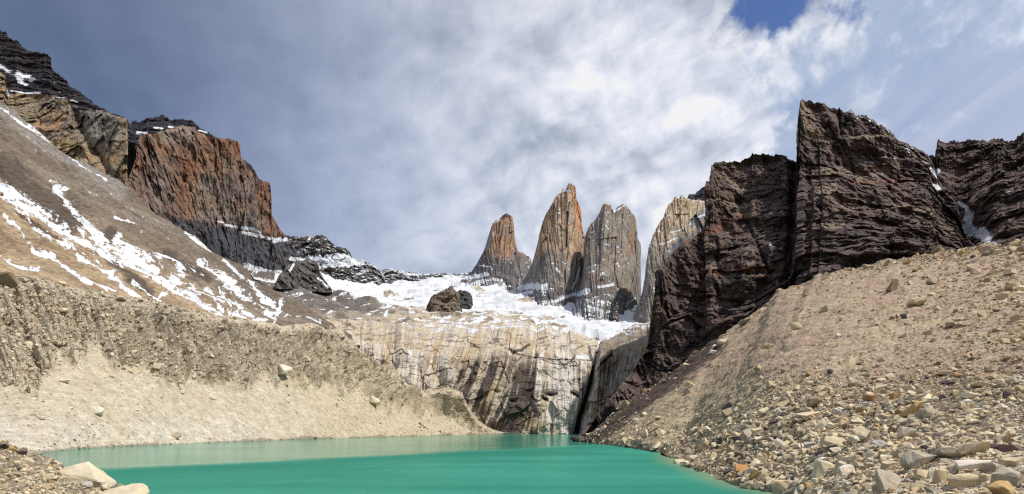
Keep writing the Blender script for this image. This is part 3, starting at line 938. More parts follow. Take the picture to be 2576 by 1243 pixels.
    # rust-coloured mountain
    top = [(312, 500), (318, 462), (330, 432), (340, 405), (348, 352), (355, 341), (400, 332), (425, 325), (455, 317), (492, 319), (496, 332), (525, 341), (550, 348), (580, 350), (603, 358), (606, 398), (630, 412), (642, 432), (652, 452), (679, 460), (681, 485), (678, 510), (673, 518), (680, 535), (693, 555), (705, 578), (716, 590), (727, 602), (740, 622), (756, 645), (772, 660)]
    bot = [(312, 505), (345, 522), (465, 605), (620, 705), (705, 705), (772, 690)]

    def disp(c):
        a = fbm(c.P, 80, 4) * 20 + ridged(c.P, (70, 70, 80), 5, 0.55, 3) * 6 + facets(c.P, (60, 60, 110), 1) * 6 + facets(c.P, (22, 22, 36), 2) * 4 + facets(c.P, (9, 9, 12), 3) * 2.2
        for w, amp, pts in [(6, 14, [(455, 330), (462, 420), (470, 480), (465, 560)]), (5, 10, [(360, 350), (375, 420), (395, 500)]), (5, 8, [(350, 360), (335, 440)])]:
            a -= amp * np.exp(-(seg_dist(c.px, c.py, pts) / w) ** 2)
        return a * np.clip(c.up / 14 + 0.3, 0, 1)

    def colf(c):
        n = fbm(c.P, 60, 4, 0.6)
        n2 = fbm(c.P, (16, 16, 24), 5, 0.6, 4)
        col = mixc(rgb(0.225, 0.125, 0.075), rgb(0.165, 0.122, 0.098), 0.5 + 1.3 * n)
        col = mixc(col, rgb(0.29, 0.145, 0.066), sst(n2, 0.08, 0.5) * 0.5)
        gr = strokes(c.px, c.py, [(30, [(420, 345), (450, 335), (480, 345)]), (40, [(520, 470), (600, 480)]), (40, [(380, 460), (400, 520)]), (36, [(520, 540), (640, 560)])])
        col = mixc(col, rgb(0.215, 0.185, 0.16), sst(gr + 0.35 * n2, 0.4, 0.85) * 0.75)
        rd = strokes(c.px, c.py, [(24, [(500, 350), (600, 375)]), (14, [(660, 470), (690, 560), (712, 590)]), (16, [(360, 365), (440, 380)]), (12, [(455, 400), (468, 500)])])
        col = mixc(col, rgb(0.26, 0.115, 0.06), sst(rd + 0.2 * n2, 0.35, 0.8) * 0.5)
        col = mixc(col, rgb(0.05, 0.038, 0.036), sst(n2, -0.15, -0.55) * 0.65)
        # blue-grey lower band
        lim = ip(c.px, [(312, 560), (440, 545), (470, 548), (560, 566), (620, 590), (680, 600), (716, 598), (772, 640)])
        low = sst(c.py + 12 * n2, lim - 4, lim + 8)
        blue = mixc(rgb(0.088, 0.092, 0.108), rgb(0.045, 0.048, 0.06), 0.5 + 1.0 * n2)
        blue = mixc(blue, rgb(0.13, 0.105, 0.08), sst(n, 0.1, 0.5) * 0.5)
        col = mixc(col, blue, low)
        sn = strokes(c.px, c.py, [(4, [(568, 566), (600, 572), (640, 576), (655, 585)]), (4, [(612, 585), (650, 592), (690, 603), (705, 600)]), (4.5, [(640, 590), (700, 606), (722, 601)]), (3, [(685, 610), (705, 606)]), (5.5, [(725, 602), (745, 622), (767, 648)]),
                                  (8, [(618, 668), (640, 678), (680, 690), (705, 688)]), (4, [(640, 672), (700, 690)]), (5, [(730, 652), (760, 655), (772, 660)]), (2, [(540, 555), (565, 560)])])
        return col, sn + 0.2 * n2 * (sn > 0.15)
    o = sheet('rust_mountain', [(bot, [(312, 590), (380, 680), (465, 800), (620, 1120), (705, 1240), (772, 1260)]), (top, [(312, 610), (348, 690), (400, 800), (600, 1040), (716, 1290), (772, 1300)])], M_OCHRE, 1.4, 1.4, disp, colf, ray=0.85, jag=1.8, thick=220, zb=150)
    tag(o, 'broad rust-red rock mountain with a blue-grey lower band, right of the ochre cliff', 'mountain')


build_left_rock()

# ------------------------------------------------------------------ snowfield and headwall
def snowD(x, y):
    return np.exp(np.interp(y, [640, 690, 720, 760, 800, 840, 860], np.log([2400, 1900, 1500, 1150, 900, 700, 620]))) * ip(x, [(560, 0.52), (640, 0.60), (760, 0.75), (900, 0.93), (1000, 1), (1700, 1)])


RIM = [(820, 822), (869, 831), (940, 846), (994, 856), (1060, 868), (1109, 874), (1160, 868), (1200, 864), (1288, 855), (1360, 858), (1428, 863), (1480, 872), (1508, 882), (1530, 873), (1568, 862), (1633, 846), (1680, 838)]
CLEFT = [(1507, 868), (1500, 900), (1490, 950), (1476, 1000), (1462, 1045), (1452, 1100)]


def build_headwall():
    b0 = [(820, 1096), (1680, 1096)]
    mid = [(x, 0.5 * y + 0.5 * 1094 - 35) for x, y in RIM]
    top = [(820, 800), (869, 806), (1000, 812), (1109, 818), (1200, 812), (1288, 808), (1400, 820), (1470, 838), (1508, 858), (1540, 845), (1600, 815), (1680, 800)]

    def disp(c):
        u = c.px + (c.py - 870) * ip(c.px, [(900, 0.05), (1050, 0.1), (1110, 0.42), (1250, 0.32), (1350, 0.08), (1430, 0.0), (1560, 0.25), (1680, 0.3)])
        a = fbm(np.stack([u / 30, c.py / 160, 0 * u], 1), 1, 4, 0.55) * 4 + fbm(c.P, 40, 3) * 5 + fbm(c.P, 5, 3, 0.6) * 0.5
        # broken slabs and little overhangs
        blk = np.stack([u, c.py, 0 * u], 1)
        a += facets(blk, (46, 60, 1), 15) * 2.6 + facets(blk, (15, 24, 1), 16) * 1.1
        # exfoliation steps
        sl = fbm(np.stack([c.px / 120, c.py / 45, 0 * u], 1), 1, 3, 0.6, 5)
        a += np.floor(sl * 4) * 0.5
        d = seg_dist(c.px, c.py, CLEFT)
        wd = ip(c.py, [(868, 3.5), (950, 6), (1045, 9), (1096, 12)])
        a -= 26 * np.exp(-(d / wd) ** 2)
        a += -7 * np.exp(-(seg_dist(c.px, c.py, [(1090, 905), (1105, 960), (1080, 1000)]) / 16) ** 2)
        for x, y in [(1372, 1002), (1384, 990), (1448, 990), (1455, 996), (1250, 985), (1290, 1010), (1560, 985), (1540, 1000)]:
            a -= 6 * np.exp(-((c.px - x) / 8) ** 2 - ((c.py - y) / 4) ** 2)
        return a * np.clip(c.t * 0 + 1, 0, 1)

    def colf(c):
        lean = ip(c.px, [(900, 0.05), (1050, 0.1), (1110, 0.42), (1250, 0.32), (1350, 0.08), (1430, 0.0), (1500, 0.05), (1560, 0.25), (1680, 0.3)])
        u = c.px + (c.py - 870) * lean
        S = lambda w, h, o, off: fbm(np.stack([u / w, c.py / h, 0 * u], 1), 1, o, 0.62, off)
        n = fbm(c.P, 45, 4, 0.6)
        col = mixc(rgb(0.42, 0.345, 0.245), rgb(0.50, 0.45, 0.375), 0.5 + 1.2 * n + 0.5 * S(26, 40, 3, 41))
        col = mixc(col, rgb(0.40, 0.27, 0.135), sst(S(30, 200, 3, 3), 0.1, 0.5) * 0.5)
        below = sst(c.py, ip(c.px, RIM) + 2, ip(c.px, RIM) + 26)
        # dark water streaks
        amt = ip(c.px, [(860, 0.0), (950, 0.12), (1060, 0.08), (1100, 0.2), (1130, 0.72), (1335, 0.76), (1368, 0.08), (1440, -0.08), (1500, 0.12), (1530, 0.30), (1640, 0.32)])
        s = 0.8 * S(11, 330, 3, 0) + 1.0 * S(44, 260, 2, 9)
        brk = S(16, 46, 3, 51)
        dk = sst(s + amt + 0.3 * brk, 0.36, 0.68) * below * sst(c.py + 25 * S(14, 500, 2, 6), 880, 930)
        dcol = mixc(rgb(0.040, 0.031, 0.032), rgb(0.085, 0.061, 0.050), 0.5 + S(7, 200, 2, 4))
        col = mixc(col, dcol, dk * 0.9)
        # pale seepage
        am2 = ip(c.px, [(860, 0.05), (950, 0.18), (1100, 0.15), (1160, -0.25), (1320, -0.25), (1370, 0.22), (1440, 0.3), (1500, 0.0), (1680, -0.1)])
        wh = sst(S(8, 260, 3, 21) + am2 + 0.25 * S(22, 40, 3, 61) + 0.5 * strokes(c.px, c.py, [(40, [(1400, 980), (1425, 1075)])]), 0.3, 0.66) * below
        col = mixc(col, rgb(0.66, 0.63, 0.60), wh * 0.75)
        # fine violet-grey staining on the slabs to the left
        vg = sst(S(12, 150, 4, 31), 0.05, 0.5) * sst(c.px, 1130, 1040)
        col = mixc(col, rgb(0.25, 0.19, 0.165), vg * 0.55)
        # dark lower caves and seams
        hol = strokes(c.px, c.py, [(9, [(1322, 985), (1342, 1015), (1352, 1045)]), (4, [(1365, 995), (1378, 1006)]), (4, [(1438, 985), (1452, 992), (1458, 1002)]), (3, [(1378, 987), (1400, 989)]), (8, [(1550, 1020), (1575, 990), (1590, 1000)]), (7, [(1525, 1045), (1560, 1020)]), (2, [(1395, 1050), (1410, 1040)]), (2.5, [(1260, 910), (1268, 935), (1282, 960)]),
                                   (1.6, [(1270, 878), (1330, 893), (1400, 915), (1450, 920)]), (1.6, [(1330, 895), (1420, 905), (1495, 900)]), (5, [(1290, 1060), (1283, 1090)]), (2, [(1060, 950), (1100, 930), (1135, 925)])])
        col = mixc(col, rgb(0.045, 0.036, 0.036), sst(hol + 0.35 * S(7, 12, 3, 2) * (hol > 0.1), 0.42, 0.7) * 0.92)
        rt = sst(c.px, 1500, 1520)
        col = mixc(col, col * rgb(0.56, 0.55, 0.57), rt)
        wd = ip(c.py, [(868, 2.5), (950, 4.5), (1045, 6), (1096, 8)])
        col = mixc(col, rgb(0.03, 0.028, 0.034), sst(seg_dist(c.px, c.py, CLEFT), wd * 1.3, wd * 0.6))
        # crevices along the slabs near the rim
        rim = sst(c.py, ip(c.px, RIM) + 34, ip(c.px, RIM) - 4)
        hz = fbm(np.stack([(c.px + c.py) / 40, c.py / 5.0, 0 * u], 1), 1, 4, 0.6, 3)
        col = mixc(col, rgb(0.10, 0.075, 0.06), rim * sst(hz, 0.18, 0.45) * 0.75)
        sn = rim * sst(c.py, ip(c.px, RIM) + 14, ip(c.px, RIM) - 40) * (0.5 + 0.5 * hz) * ip(c.px, [(900, 0.7), (1300, 0.95), (1500, 1.1)])
        sn = np.maximum(sn, strokes(c.px, c.py, [(3.5, [(1506, 870), (1503, 892)]), (5, [(1455, 893), (1480, 890)])]))
        return col, sn
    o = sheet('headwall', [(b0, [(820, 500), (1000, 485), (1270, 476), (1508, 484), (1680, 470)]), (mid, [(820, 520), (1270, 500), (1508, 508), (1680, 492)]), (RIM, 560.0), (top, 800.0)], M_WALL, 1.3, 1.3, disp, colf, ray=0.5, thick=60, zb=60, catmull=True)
    tag(o, 'streaked pale granite headwall dropping into the far end of the lake', 'rock wall', kind='structure')


build_headwall()


def build_snowfield():
    X = list(range(560, 1701, 20))
    rows = []
    for y in (860, 840, 815, 790, 765, 740, 715, 690, 665, 640):
        ymin = lambda x: float(ip(x, [(560, 700), (640, 690), (720, 690), (800, 690), (900, 706), (960, 715), (1150, 705), (1250, 712), (1300, 742), (1500, 775), (1600, 735), (1640, 770), (1700, 790)]))
        yy = [(x, max(y, ymin(x) + (640 - y) * -0.001)) for x in X]
        dd = [(x, float(snowD(np.array(x), np.array(q)))) for x, q in yy]
        rows.append((yy, dd))

    def disp(c):
        s = c.P[:, 1] / 800
        n = fbm(c.P, (120, 120, 60), 5, 0.55)
        low = sst(c.py, 760, 830)
        st = ridged(np.stack([(c.px + 1.5 * c.py) / 90, c.py / 9.0, 0 * c.px], 1), 1, 3, 0.55)
        return n * 9 * s + fbm(c.P, 16, 3, 0.6, 3) * 1.2 * s + ridged(np.stack([c.px / 70, c.py / 7.0, 0 * c.px], 1), 1, 3, 0.55, 8) * 0.9 * s + low * st * 5.0 + sst(c.py, 800, 850) * -6

    def colf(c):
        n = fbm(c.P, 60, 4, 0.6)
        hz = fbm(np.stack([(c.px + 1.5 * c.py) / 45, c.py / 6.0, 0 * c.px], 1), 1, 5, 0.62, 3)
        hz2 = fbm(np.stack([(c.px - 1.2 * c.py) / 30, c.py / 9.0, 0 * c.px], 1), 1, 4, 0.62, 13)
        col = mixc(rgb(0.45, 0.39, 0.30), rgb(0.31, 0.25, 0.19), 0.5 + 1.0 * hz)
        col = mixc(col, rgb(0.11, 0.095, 0.085), sst(hz2 + 0.4 * hz, 0.05, 0.45) * 0.75)
        left = sst(c.px - (c.py - 760) * 1.2, 1000, 900)
        grey = mixc(rgb(0.15, 0.135, 0.12), rgb(0.09, 0.08, 0.075), 0.5 + hz2)
        col = mixc(col, grey, left * sst(c.py, 815, 780))
        rust = strokes(c.px, c.py, [(14, [(1180, 818), (1220, 815)]), (14, [(1330, 828), (1390, 835)]), (10, [(960, 815), (1010, 818)])])
        col = mixc(col, rgb(0.24, 0.13, 0.075), sst(rust + 0.3 * hz2, 0.4, 0.8) * 0.4)
        # snow cover: full high up, streaky on the ice-worn slabs near the edge
        lim = ip(c.px, [(560, 700), (700, 706), (800, 712), (860, 735), (920, 755), (1000, 768), (1080, 770), (1150, 778), (1300, 784), (1400, 806), (1500, 846), (1700, 852)])
        cov = sst(c.py, lim + 26, lim - 14)
        sn = np.maximum(cov, 0.40 + 0.62 * fbm(np.stack([(c.px + 1.5 * c.py) / 30, c.py / 3.6, 0 * c.px], 1), 1, 4, 0.62, 43) + 0.22 * hz + 0.15 * ip(c.px, [(860, -0.9), (1000, -0.1), (1150, 0.3), (1300, 0.25), (1400, 0.6), (1700, 1)]))
        sn = np.minimum(sn, 1 - (0.75 + 0.8 * hz2) * strokes(c.px, c.py, [(5, [(905, 735), (935, 738)]), (5, [(970, 735), (1000, 738)]), (6, [(1010, 790), (1080, 782), (1150, 775)]), (8, [(900, 757), (950, 765)]), (4, [(1190, 745), (1205, 741)]), (3.5, [(980, 752), (1040, 750)]), (7, [(1060, 800), (1130, 792)]), (5, [(1486, 838), (1505, 833)])]))
        bands = fbm(np.stack([(c.px + 0.6 * c.py) / 95, c.py / 11.0, 0 * c.px], 1), 1, 4, 0.6, 33)
        sn = np.minimum(sn, 0.95 - 0.6 * sst(bands, 0.42, 0.75))
        sl = strokes(c.px, c.py, [(14, [(840, 740), (870, 760), (900, 785)]), (10, [(800, 735), (860, 775)])])
        sn = np.where(left > 0.5, np.minimum(sn, 0.55 + 0.6 * hz), sn)
        sn = np.maximum(sn, sst(strokes(c.px, c.py, [(12, [(815, 705), (860, 722), (930, 742)]), (9, [(700, 705), (720, 730)])]), 0.3, 0.6))
        return col, sn
    o = sheet('snowfield', rows, M_SNOW, 1.6, 1.5, disp, colf, thick=80, zb=100, smooth=True, catmull=False)
    tag(o, 'snowfield and ice-worn slabs under the granite towers', 'snowfield', kind='structure')


build_snowfield()

# ------------------------------------------------------------------ ridges, outcrops, towers
def grey_rock(name, top, botpx, botD, topD, label, cat, snow=(), cols=((0.10, 0.098, 0.10), (0.055, 0.054, 0.06)), warm=0.3, ledge=0.0, amp=1.0, thick=140, lens=0.0, mat=None, dx=1.2, scale=1.0):
    def disp(c):
        a = (fbm(c.P, 55 * scale, 4) * 13 + ridged(c.P, (34 * scale, 34 * scale, 60 * scale), 5, 0.55, 3) * 9 + fbm(c.P, 8 * scale, 4, 0.6, 5) * 1.6 + facets(c.P, (30 * scale, 30 * scale, 45 * scale), 1) * 8 + facets(c.P, (12 * scale, 12 * scale, 16 * scale), 2) * 3.5) * amp
        return a * np.clip(c.up / 14 + 0.3, 0, 1)

    def bulge(c):
        if not lens:
            return np.zeros_like(c.P)
        xa, xb = top[0][0], top[-1][0]
        q = np.clip(np.abs((c.xs - xa) / (xb - xa) * 2 - 1), 0, 1)
        o = np.zeros_like(c.P)
        o[:, 1] = lens * (1 - np.sqrt(np.clip(1 - q * q, 0, 1)))
        return c.P * (o[:, 1] / c.P[:, 1])[:, None] * np.array([1, 1, 1]) - np.array([0, 0, EYE]) * (o[:, 1] / c.P[:, 1])[:, None]

    def colf(c):
        n = fbm(c.P, 50 * scale, 4, 0.6)
        n2 = fbm(c.P, (14 * scale, 14 * scale, 22 * scale), 5, 0.6, 4)
        col = mixc(cols[0], cols[1], 0.5 + 1.0 * n2)
        col = mixc(col, rgb(0.19, 0.115, 0.07), sst(n, 0.0, 0.5) * warm)
        sn = strokes(c.px, c.py, list(snow)) if snow else np.zeros(len(n))
        sn = sn + 0.25 * n2 * (sn > 0.15)
        if ledge:
            sn = np.maximum(sn, sst(c.N2[:, 2] + 0.45 * n2, 0.5, 0.9) * ledge)
        return col, sn
    o = sheet(name, [(botpx, botD), (top, topD)], mat or M_GRANITE, dx, dx * 1.05, disp, colf, ray=0.85, jag=1.6, thick=thick, zb=100, bulge=bulge)
    return tag(o, label, cat)


# dark ridge that runs from the rust mountain down to the right
grey_rock('rock_ridge', [(712, 640), (716, 590), (735, 594), (770, 596), (789, 597), (795, 592), (812, 590), (822, 597), (828, 604), (844, 618), (870, 626), (879, 632), (883, 642), (890, 650), (905, 654), (925, 658), (942, 670), (955, 681), (968, 705), (985, 742)],
          [(712, 700), (760, 700), (800, 705), (860, 700), (909, 733), (960, 728), (985, 748)], 1480.0, 1620.0,
          'dark grey stepped ridge with a snow shelf, between the rust mountain and the far ridge', 'rock ridge',
          snow=[(11, [(775, 655), (830, 652), (880, 652), (905, 662)]), (7, [(800, 672), (830, 668), (880, 665)]), (4, [(900, 690), (925, 680)]), (2, [(850, 640), (880, 645)])], ledge=0.62, warm=0.45)
grey_rock('rock_ridge', [(930, 735), (945, 690), (957, 680), (974, 676), (1000, 680), (1052, 686), (1062, 691), (1085, 688), (1129, 687), (1149, 689), (1186, 684), (1230, 678), (1250, 690)],
          [(930, 740), (985, 738), (1019, 748), (1071, 738), (1160, 718), (1250, 725)], 1560.0, 1850.0,
          'low dark far ridge flecked with snow, left of the granite towers', 'rock ridge',
          snow=[(3, [(1020, 690), (1050, 692)]), (8, [(1045, 722), (1100, 712)]), (5, [(1080, 703), (1130, 700)]), (5, [(1140, 700), (1180, 695)]), (6, [(1100, 728), (1150, 712)]), (3, [(958, 684), (972, 715)])], ledge=0.6, warm=0.2)
grey_rock('rock_outcrop', [(690, 722), (700, 695), (708, 686), (728, 664), (745, 660), (767, 653), (776, 652), (790, 656), (799, 661), (803, 676), (808, 690), (816, 702), (835, 728)],
          [(690, 728), (728, 726), (793, 734), (835, 738)], [(690, 850), (760, 1000), (835, 1050)], [(690, 880), (760, 1090), (835, 1090)],
          'rounded grey crag on the snow below the rust mountain', 'rock outcrop', cols=((0.15, 0.14, 0.13), (0.075, 0.072, 0.072)), warm=0.12, thick=90, lens=20, amp=0.6, scale=0.6, dx=1.0, ledge=0.45, snow=[(3, [(740, 664), (725, 685)]), (3, [(800, 700), (825, 722)])])
grey_rock('rock_outcrop', [(1068, 795), (1074, 770), (1084, 748), (1092, 741), (1110, 734), (1124, 726), (1131, 720), (1137, 717), (1142, 727), (1150, 732), (1156, 742), (1160, 765), (1164, 792)],
          [(1068, 800), (1087, 800), (1142, 790), (1164, 795)], 935.0, 1010.0,
          'tan-faced granite knob standing in the middle of the snowfield', 'rock outcrop', cols=((0.25, 0.20, 0.14), (0.13, 0.11, 0.09)), warm=0.3, thick=70, lens=35, amp=0.55, scale=0.5, dx=0.9)
grey_rock('rock_outcrop', [(1134, 768), (1141, 736), (1156, 730), (1175, 731), (1184, 739), (1188, 748), (1190, 764)],
          [(1134, 778), (1165, 776), (1190, 770)], 1030.0, 1080.0,
          'small dark block beside the tan granite knob on the snowfield', 'rock outcrop', cols=((0.11, 0.105, 0.105), (0.05, 0.05, 0.055)), warm=0.1, thick=60, lens=25, amp=0.5, scale=0.5, dx=0.9)
grey_rock('rock_outcrop', [(1533, 822), (1538, 800), (1542, 778), (1552, 767), (1567, 763), (1580, 766), (1577, 785), (1569, 805), (1556, 822)],
          [(1533, 828), (1556, 826)], 800.0, 860.0,
          'dark purple-brown rock fin in the snow gully between the right-hand towers', 'rock outcrop', cols=((0.15, 0.12, 0.115), (0.08, 0.066, 0.068)), warm=0.1, thick=50, lens=15, amp=0.4, scale=0.4, ledge=0.6, dx=0.9)


def tower(label, top, bot, botD, topD, lens, look, snow, ledge_y, dx=1.05, thick=260, name='rock_tower', cat='rock tower'):
    xa, xb = top[0][0], top[-1][0]

    def disp(c):
        W = np.stack([c.px, c.py, 0 * c.px], 1)
        pj = np.stack([c.px + 0.12 * (c.py - 600) * np.sign(c.px - look.get('mid', 0.5 * (xa + xb))), c.py, 0 * c.px], 1)
        sc_ = c.P[:, 1] / 1100
        rib = sc_ * (ridged(pj, (15, 420, 1), 3, 0.6, 3) * 4.0 + facets(pj, (11, 90, 1), 8, 0.8) * 3.2 + facets(pj, (32, 170, 1), 5, 0.7) * 7.0)
        rib += (facets(pj, (4.5, 26, 1), 9, 0.8) * 1.3 + fbm(pj, (3.5, 40, 1), 3, 0.6, 18) * 1.4) * sc_
        rib += fbm(c.P, 110, 2) * 9
        low = sst(c.py, ledge_y - 25, ledge_y + 20)
        rib = rib * (1 - 0.2 * low) + low * ridged(c.P, (60, 60, 40), 3, 0.5) * 6
        for w, amp, pts in look.get('crack', ()):
            rib -= amp * np.exp(-(seg_dist(c.px, c.py, pts) / w) ** 2)
        # ragged, splintered summit
        spk = np.exp(-c.up / 14.0) * c.front
        rib += spk * ridged(c.P, (14, 14, 40), 3, 0.6, 1) * 4
        return rib * np.clip(c.up / 16 + 0.4, 0, 1)

    def bulge(c):
        q = np.clip(np.abs((c.xs - look.get('mid', 0.5 * (xa + xb))) / (0.5 * (xb - xa))), 0, 1)
        dd = lens * (1 - np.sqrt(np.clip(1 - q ** 3.5, 0, 1)))
        return (c.P - np.array([0, 0, EYE])) * (dd / c.P[:, 1])[:, None]

    def colf(c):
        n = fbm(c.P, (60, 60, 130), 4, 0.6)
        n2 = 0.8 * fbm(np.stack([c.px, c.py, 0 * c.px], 1), (7, 70, 1), 4, 0.62, 4) + 0.35 * fbm(c.P, 30, 3, 0.6, 9)
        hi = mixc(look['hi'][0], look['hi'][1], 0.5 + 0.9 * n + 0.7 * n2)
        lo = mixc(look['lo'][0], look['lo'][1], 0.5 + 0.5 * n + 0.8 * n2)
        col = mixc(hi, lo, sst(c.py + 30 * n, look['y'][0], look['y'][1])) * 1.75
        col = mixc(col, rgb(0.08, 0.07, 0.068), sst(n2, -0.2, -0.6) * 0.6)
        for w, cc, k, pts in look.get('paint', ()):
            s_ = strokes(c.px, c.py, [(w, pts)])
            col = mixc(col, cc * 1.25, sst(s_ + 0.3 * n2, 0.35, 0.75) * k)
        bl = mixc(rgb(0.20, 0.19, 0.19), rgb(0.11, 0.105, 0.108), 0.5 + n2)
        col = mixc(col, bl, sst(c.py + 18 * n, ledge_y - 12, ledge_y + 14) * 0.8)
        sn = strokes(c.px, c.py, list(snow))
        sn = sn + 0.28 * n2 * (sn > 0.15)
        fl = fbm(c.P, (16, 16, 12), 3, 0.6, 15)
        sn = np.maximum(sn, sst(fl, 0.28, 0.55) * sst(c.N2[:, 2], 0.1, 0.45) * 0.62)
        sn = np.maximum(sn, sst(c.py, ledge_y + 2, ledge_y + 22) * sst(c.N2[:, 2] + 0.3 * n2, 0.4, 0.75) * 0.7)
        return col, sn
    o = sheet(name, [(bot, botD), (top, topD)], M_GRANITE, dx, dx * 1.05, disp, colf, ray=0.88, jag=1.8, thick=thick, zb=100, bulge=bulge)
    return tag(o, label, cat)


tower('smallest and leftmost granite spire, rust-topped with a pointed tip', [(1150, 700), (1170, 692), (1186, 684), (1200, 663), (1212, 643), (1222, 620), (1226, 605), (1232, 585), (1239, 563), (1246, 556), (1256, 552), (1261, 545), (1266, 539), (1275, 536), (1283, 541), (1290, 550), (1293, 565), (1294, 585), (1297, 605), (1300, 622), (1304, 633), (1318, 637), (1330, 646), (1337, 657), (1338, 675), (1342, 700), (1350, 735)],
      [(1150, 722), (1223, 732), (1262, 734), (1300, 750), (1350, 760)], 1480.0, 1640.0, 150,
      dict(hi=(rgb(0.235, 0.14, 0.085), rgb(0.155, 0.108, 0.08)), lo=(rgb(0.12, 0.112, 0.108), rgb(0.075, 0.072, 0.076)), y=(600, 670), crack=[(3, 12, [(1296, 640), (1310, 700)])],
           paint=[(7, rgb(0.24, 0.24, 0.24), 0.7, [(1236, 595), (1228, 625)]), (5, rgb(0.06, 0.05, 0.05), 0.7, [(1268, 543), (1282, 543)])]),
      [(2.5, [(1246, 559), (1256, 553)]), (1.5, [(1205, 668), (1235, 672)]), (6, [(1150, 700), (1200, 695), (1225, 690)]), (4, [(1190, 712), (1240, 702), (1262, 705)])], 695)
tower('tallest middle granite tower with an orange summit and curved left edge', [(1270, 745), (1290, 735), (1312, 712), (1330, 685), (1340, 660), (1347, 632), (1352, 612), (1358, 585), (1366, 556), (1372, 542), (1383, 522), (1391, 511), (1396, 497), (1402, 492), (1412, 487), (1415, 476), (1418, 475), (1421, 481), (1424, 474), (1428, 465), (1433, 461), (1440, 463), (1447, 468), (1449, 478), (1450, 500), (1454, 510), (1460, 524), (1462, 535), (1463, 556), (1465, 573), (1469, 585), (1473, 596), (1476, 640), (1478, 720)],
      [(1270, 755), (1291, 782), (1333, 800), (1381, 790), (1430, 770), (1478, 745)], [(1270, 1260), (1291, 1030), (1381, 1020), (1430, 1090), (1478, 1160)], 1330.0, 150,
      dict(hi=(rgb(0.27, 0.19, 0.12), rgb(0.185, 0.142, 0.105)), lo=(rgb(0.15, 0.135, 0.12), rgb(0.095, 0.09, 0.09)), y=(600, 690), mid=1420, crack=[(2.2, 16, [(1427, 535), (1424, 620)]), (3, 14, [(1468, 600), (1464, 660)])],
           paint=[(7, rgb(0.36, 0.13, 0.045), 0.85, [(1455, 512), (1461, 545), (1461, 575)]), (10, rgb(0.27, 0.15, 0.075), 0.7, [(1434, 466), (1445, 490), (1448, 510)]), (12, rgb(0.29, 0.19, 0.10), 0.5, [(1385, 530), (1365, 590), (1355, 640)]), (4, rgb(0.07, 0.065, 0.075), 0.7, [(1426, 535), (1422, 625)])]),
      [(9, [(1310, 725), (1340, 720), (1370, 722)]), (6, [(1300, 742), (1335, 735)]), (3, [(1400, 675), (1407, 684)]), (4, [(1395, 758), (1430, 745), (1470, 732)]), (2.5, [(1458, 672), (1452, 700), (1440, 725)]), (2, [(1416, 480), (1436, 480)])], 712)
tower('twin-peaked grey granite tower right of the tallest one', [(1390, 800), (1410, 780), (1430, 765), (1448, 740), (1458, 715), (1464, 690), (1467, 650), (1470, 610), (1474, 590), (1481, 572), (1490, 560), (1500, 550), (1508, 537), (1514, 522), (1519, 513), (1522, 510), (1527, 515), (1532, 514), (1536, 515), (1539, 524), (1543, 530), (1550, 524), (1555, 517), (1561, 516), (1565, 513), (1571, 514), (1578, 520), (1585, 528), (1589, 538), (1597, 544), (1600, 556), (1602, 580), (1604, 600), (1611, 615), (1618, 632), (1621, 660), (1622, 690), (1619, 740), (1612, 775)],
      [(1390, 808), (1401, 818), (1456, 812), (1488, 812), (1540, 802), (1580, 790), (1612, 785)], [(1390, 890), (1456, 868), (1540, 885), (1612, 1000)], 1190.0, 150,
      dict(hi=(rgb(0.175, 0.145, 0.115), rgb(0.125, 0.112, 0.10)), lo=(rgb(0.155, 0.138, 0.12), rgb(0.10, 0.094, 0.088)), y=(640, 720), crack=[(3, 14, [(1612, 640), (1615, 740)]), (1.8, 9, [(1540, 530), (1538, 640)]), (1.8, 8, [(1565, 540), (1562, 640)])],
           paint=[(6, rgb(0.26, 0.15, 0.08), 0.7, [(1518, 518), (1536, 522)]), (8, rgb(0.24, 0.14, 0.08), 0.6, [(1596, 560), (1585, 640)]), (10, rgb(0.22, 0.21, 0.20), 0.6, [(1590, 650), (1585, 670)]), (12, rgb(0.17, 0.105, 0.08), 0.55, [(1470, 690), (1530, 720), (1590, 740)]), (4, rgb(0.035, 0.035, 0.05), 0.8, [(1619, 650), (1617, 740)])]),
      [(6, [(1415, 752), (1450, 742), (1480, 730)]), (4, [(1395, 757), (1420, 752)]), (4, [(1506, 722), (1530, 718), (1543, 715)]), (4, [(1480, 770), (1500, 778), (1515, 782)]), (2, [(1546, 532), (1570, 518)]), (2, [(1598, 750), (1580, 762)])], 735)
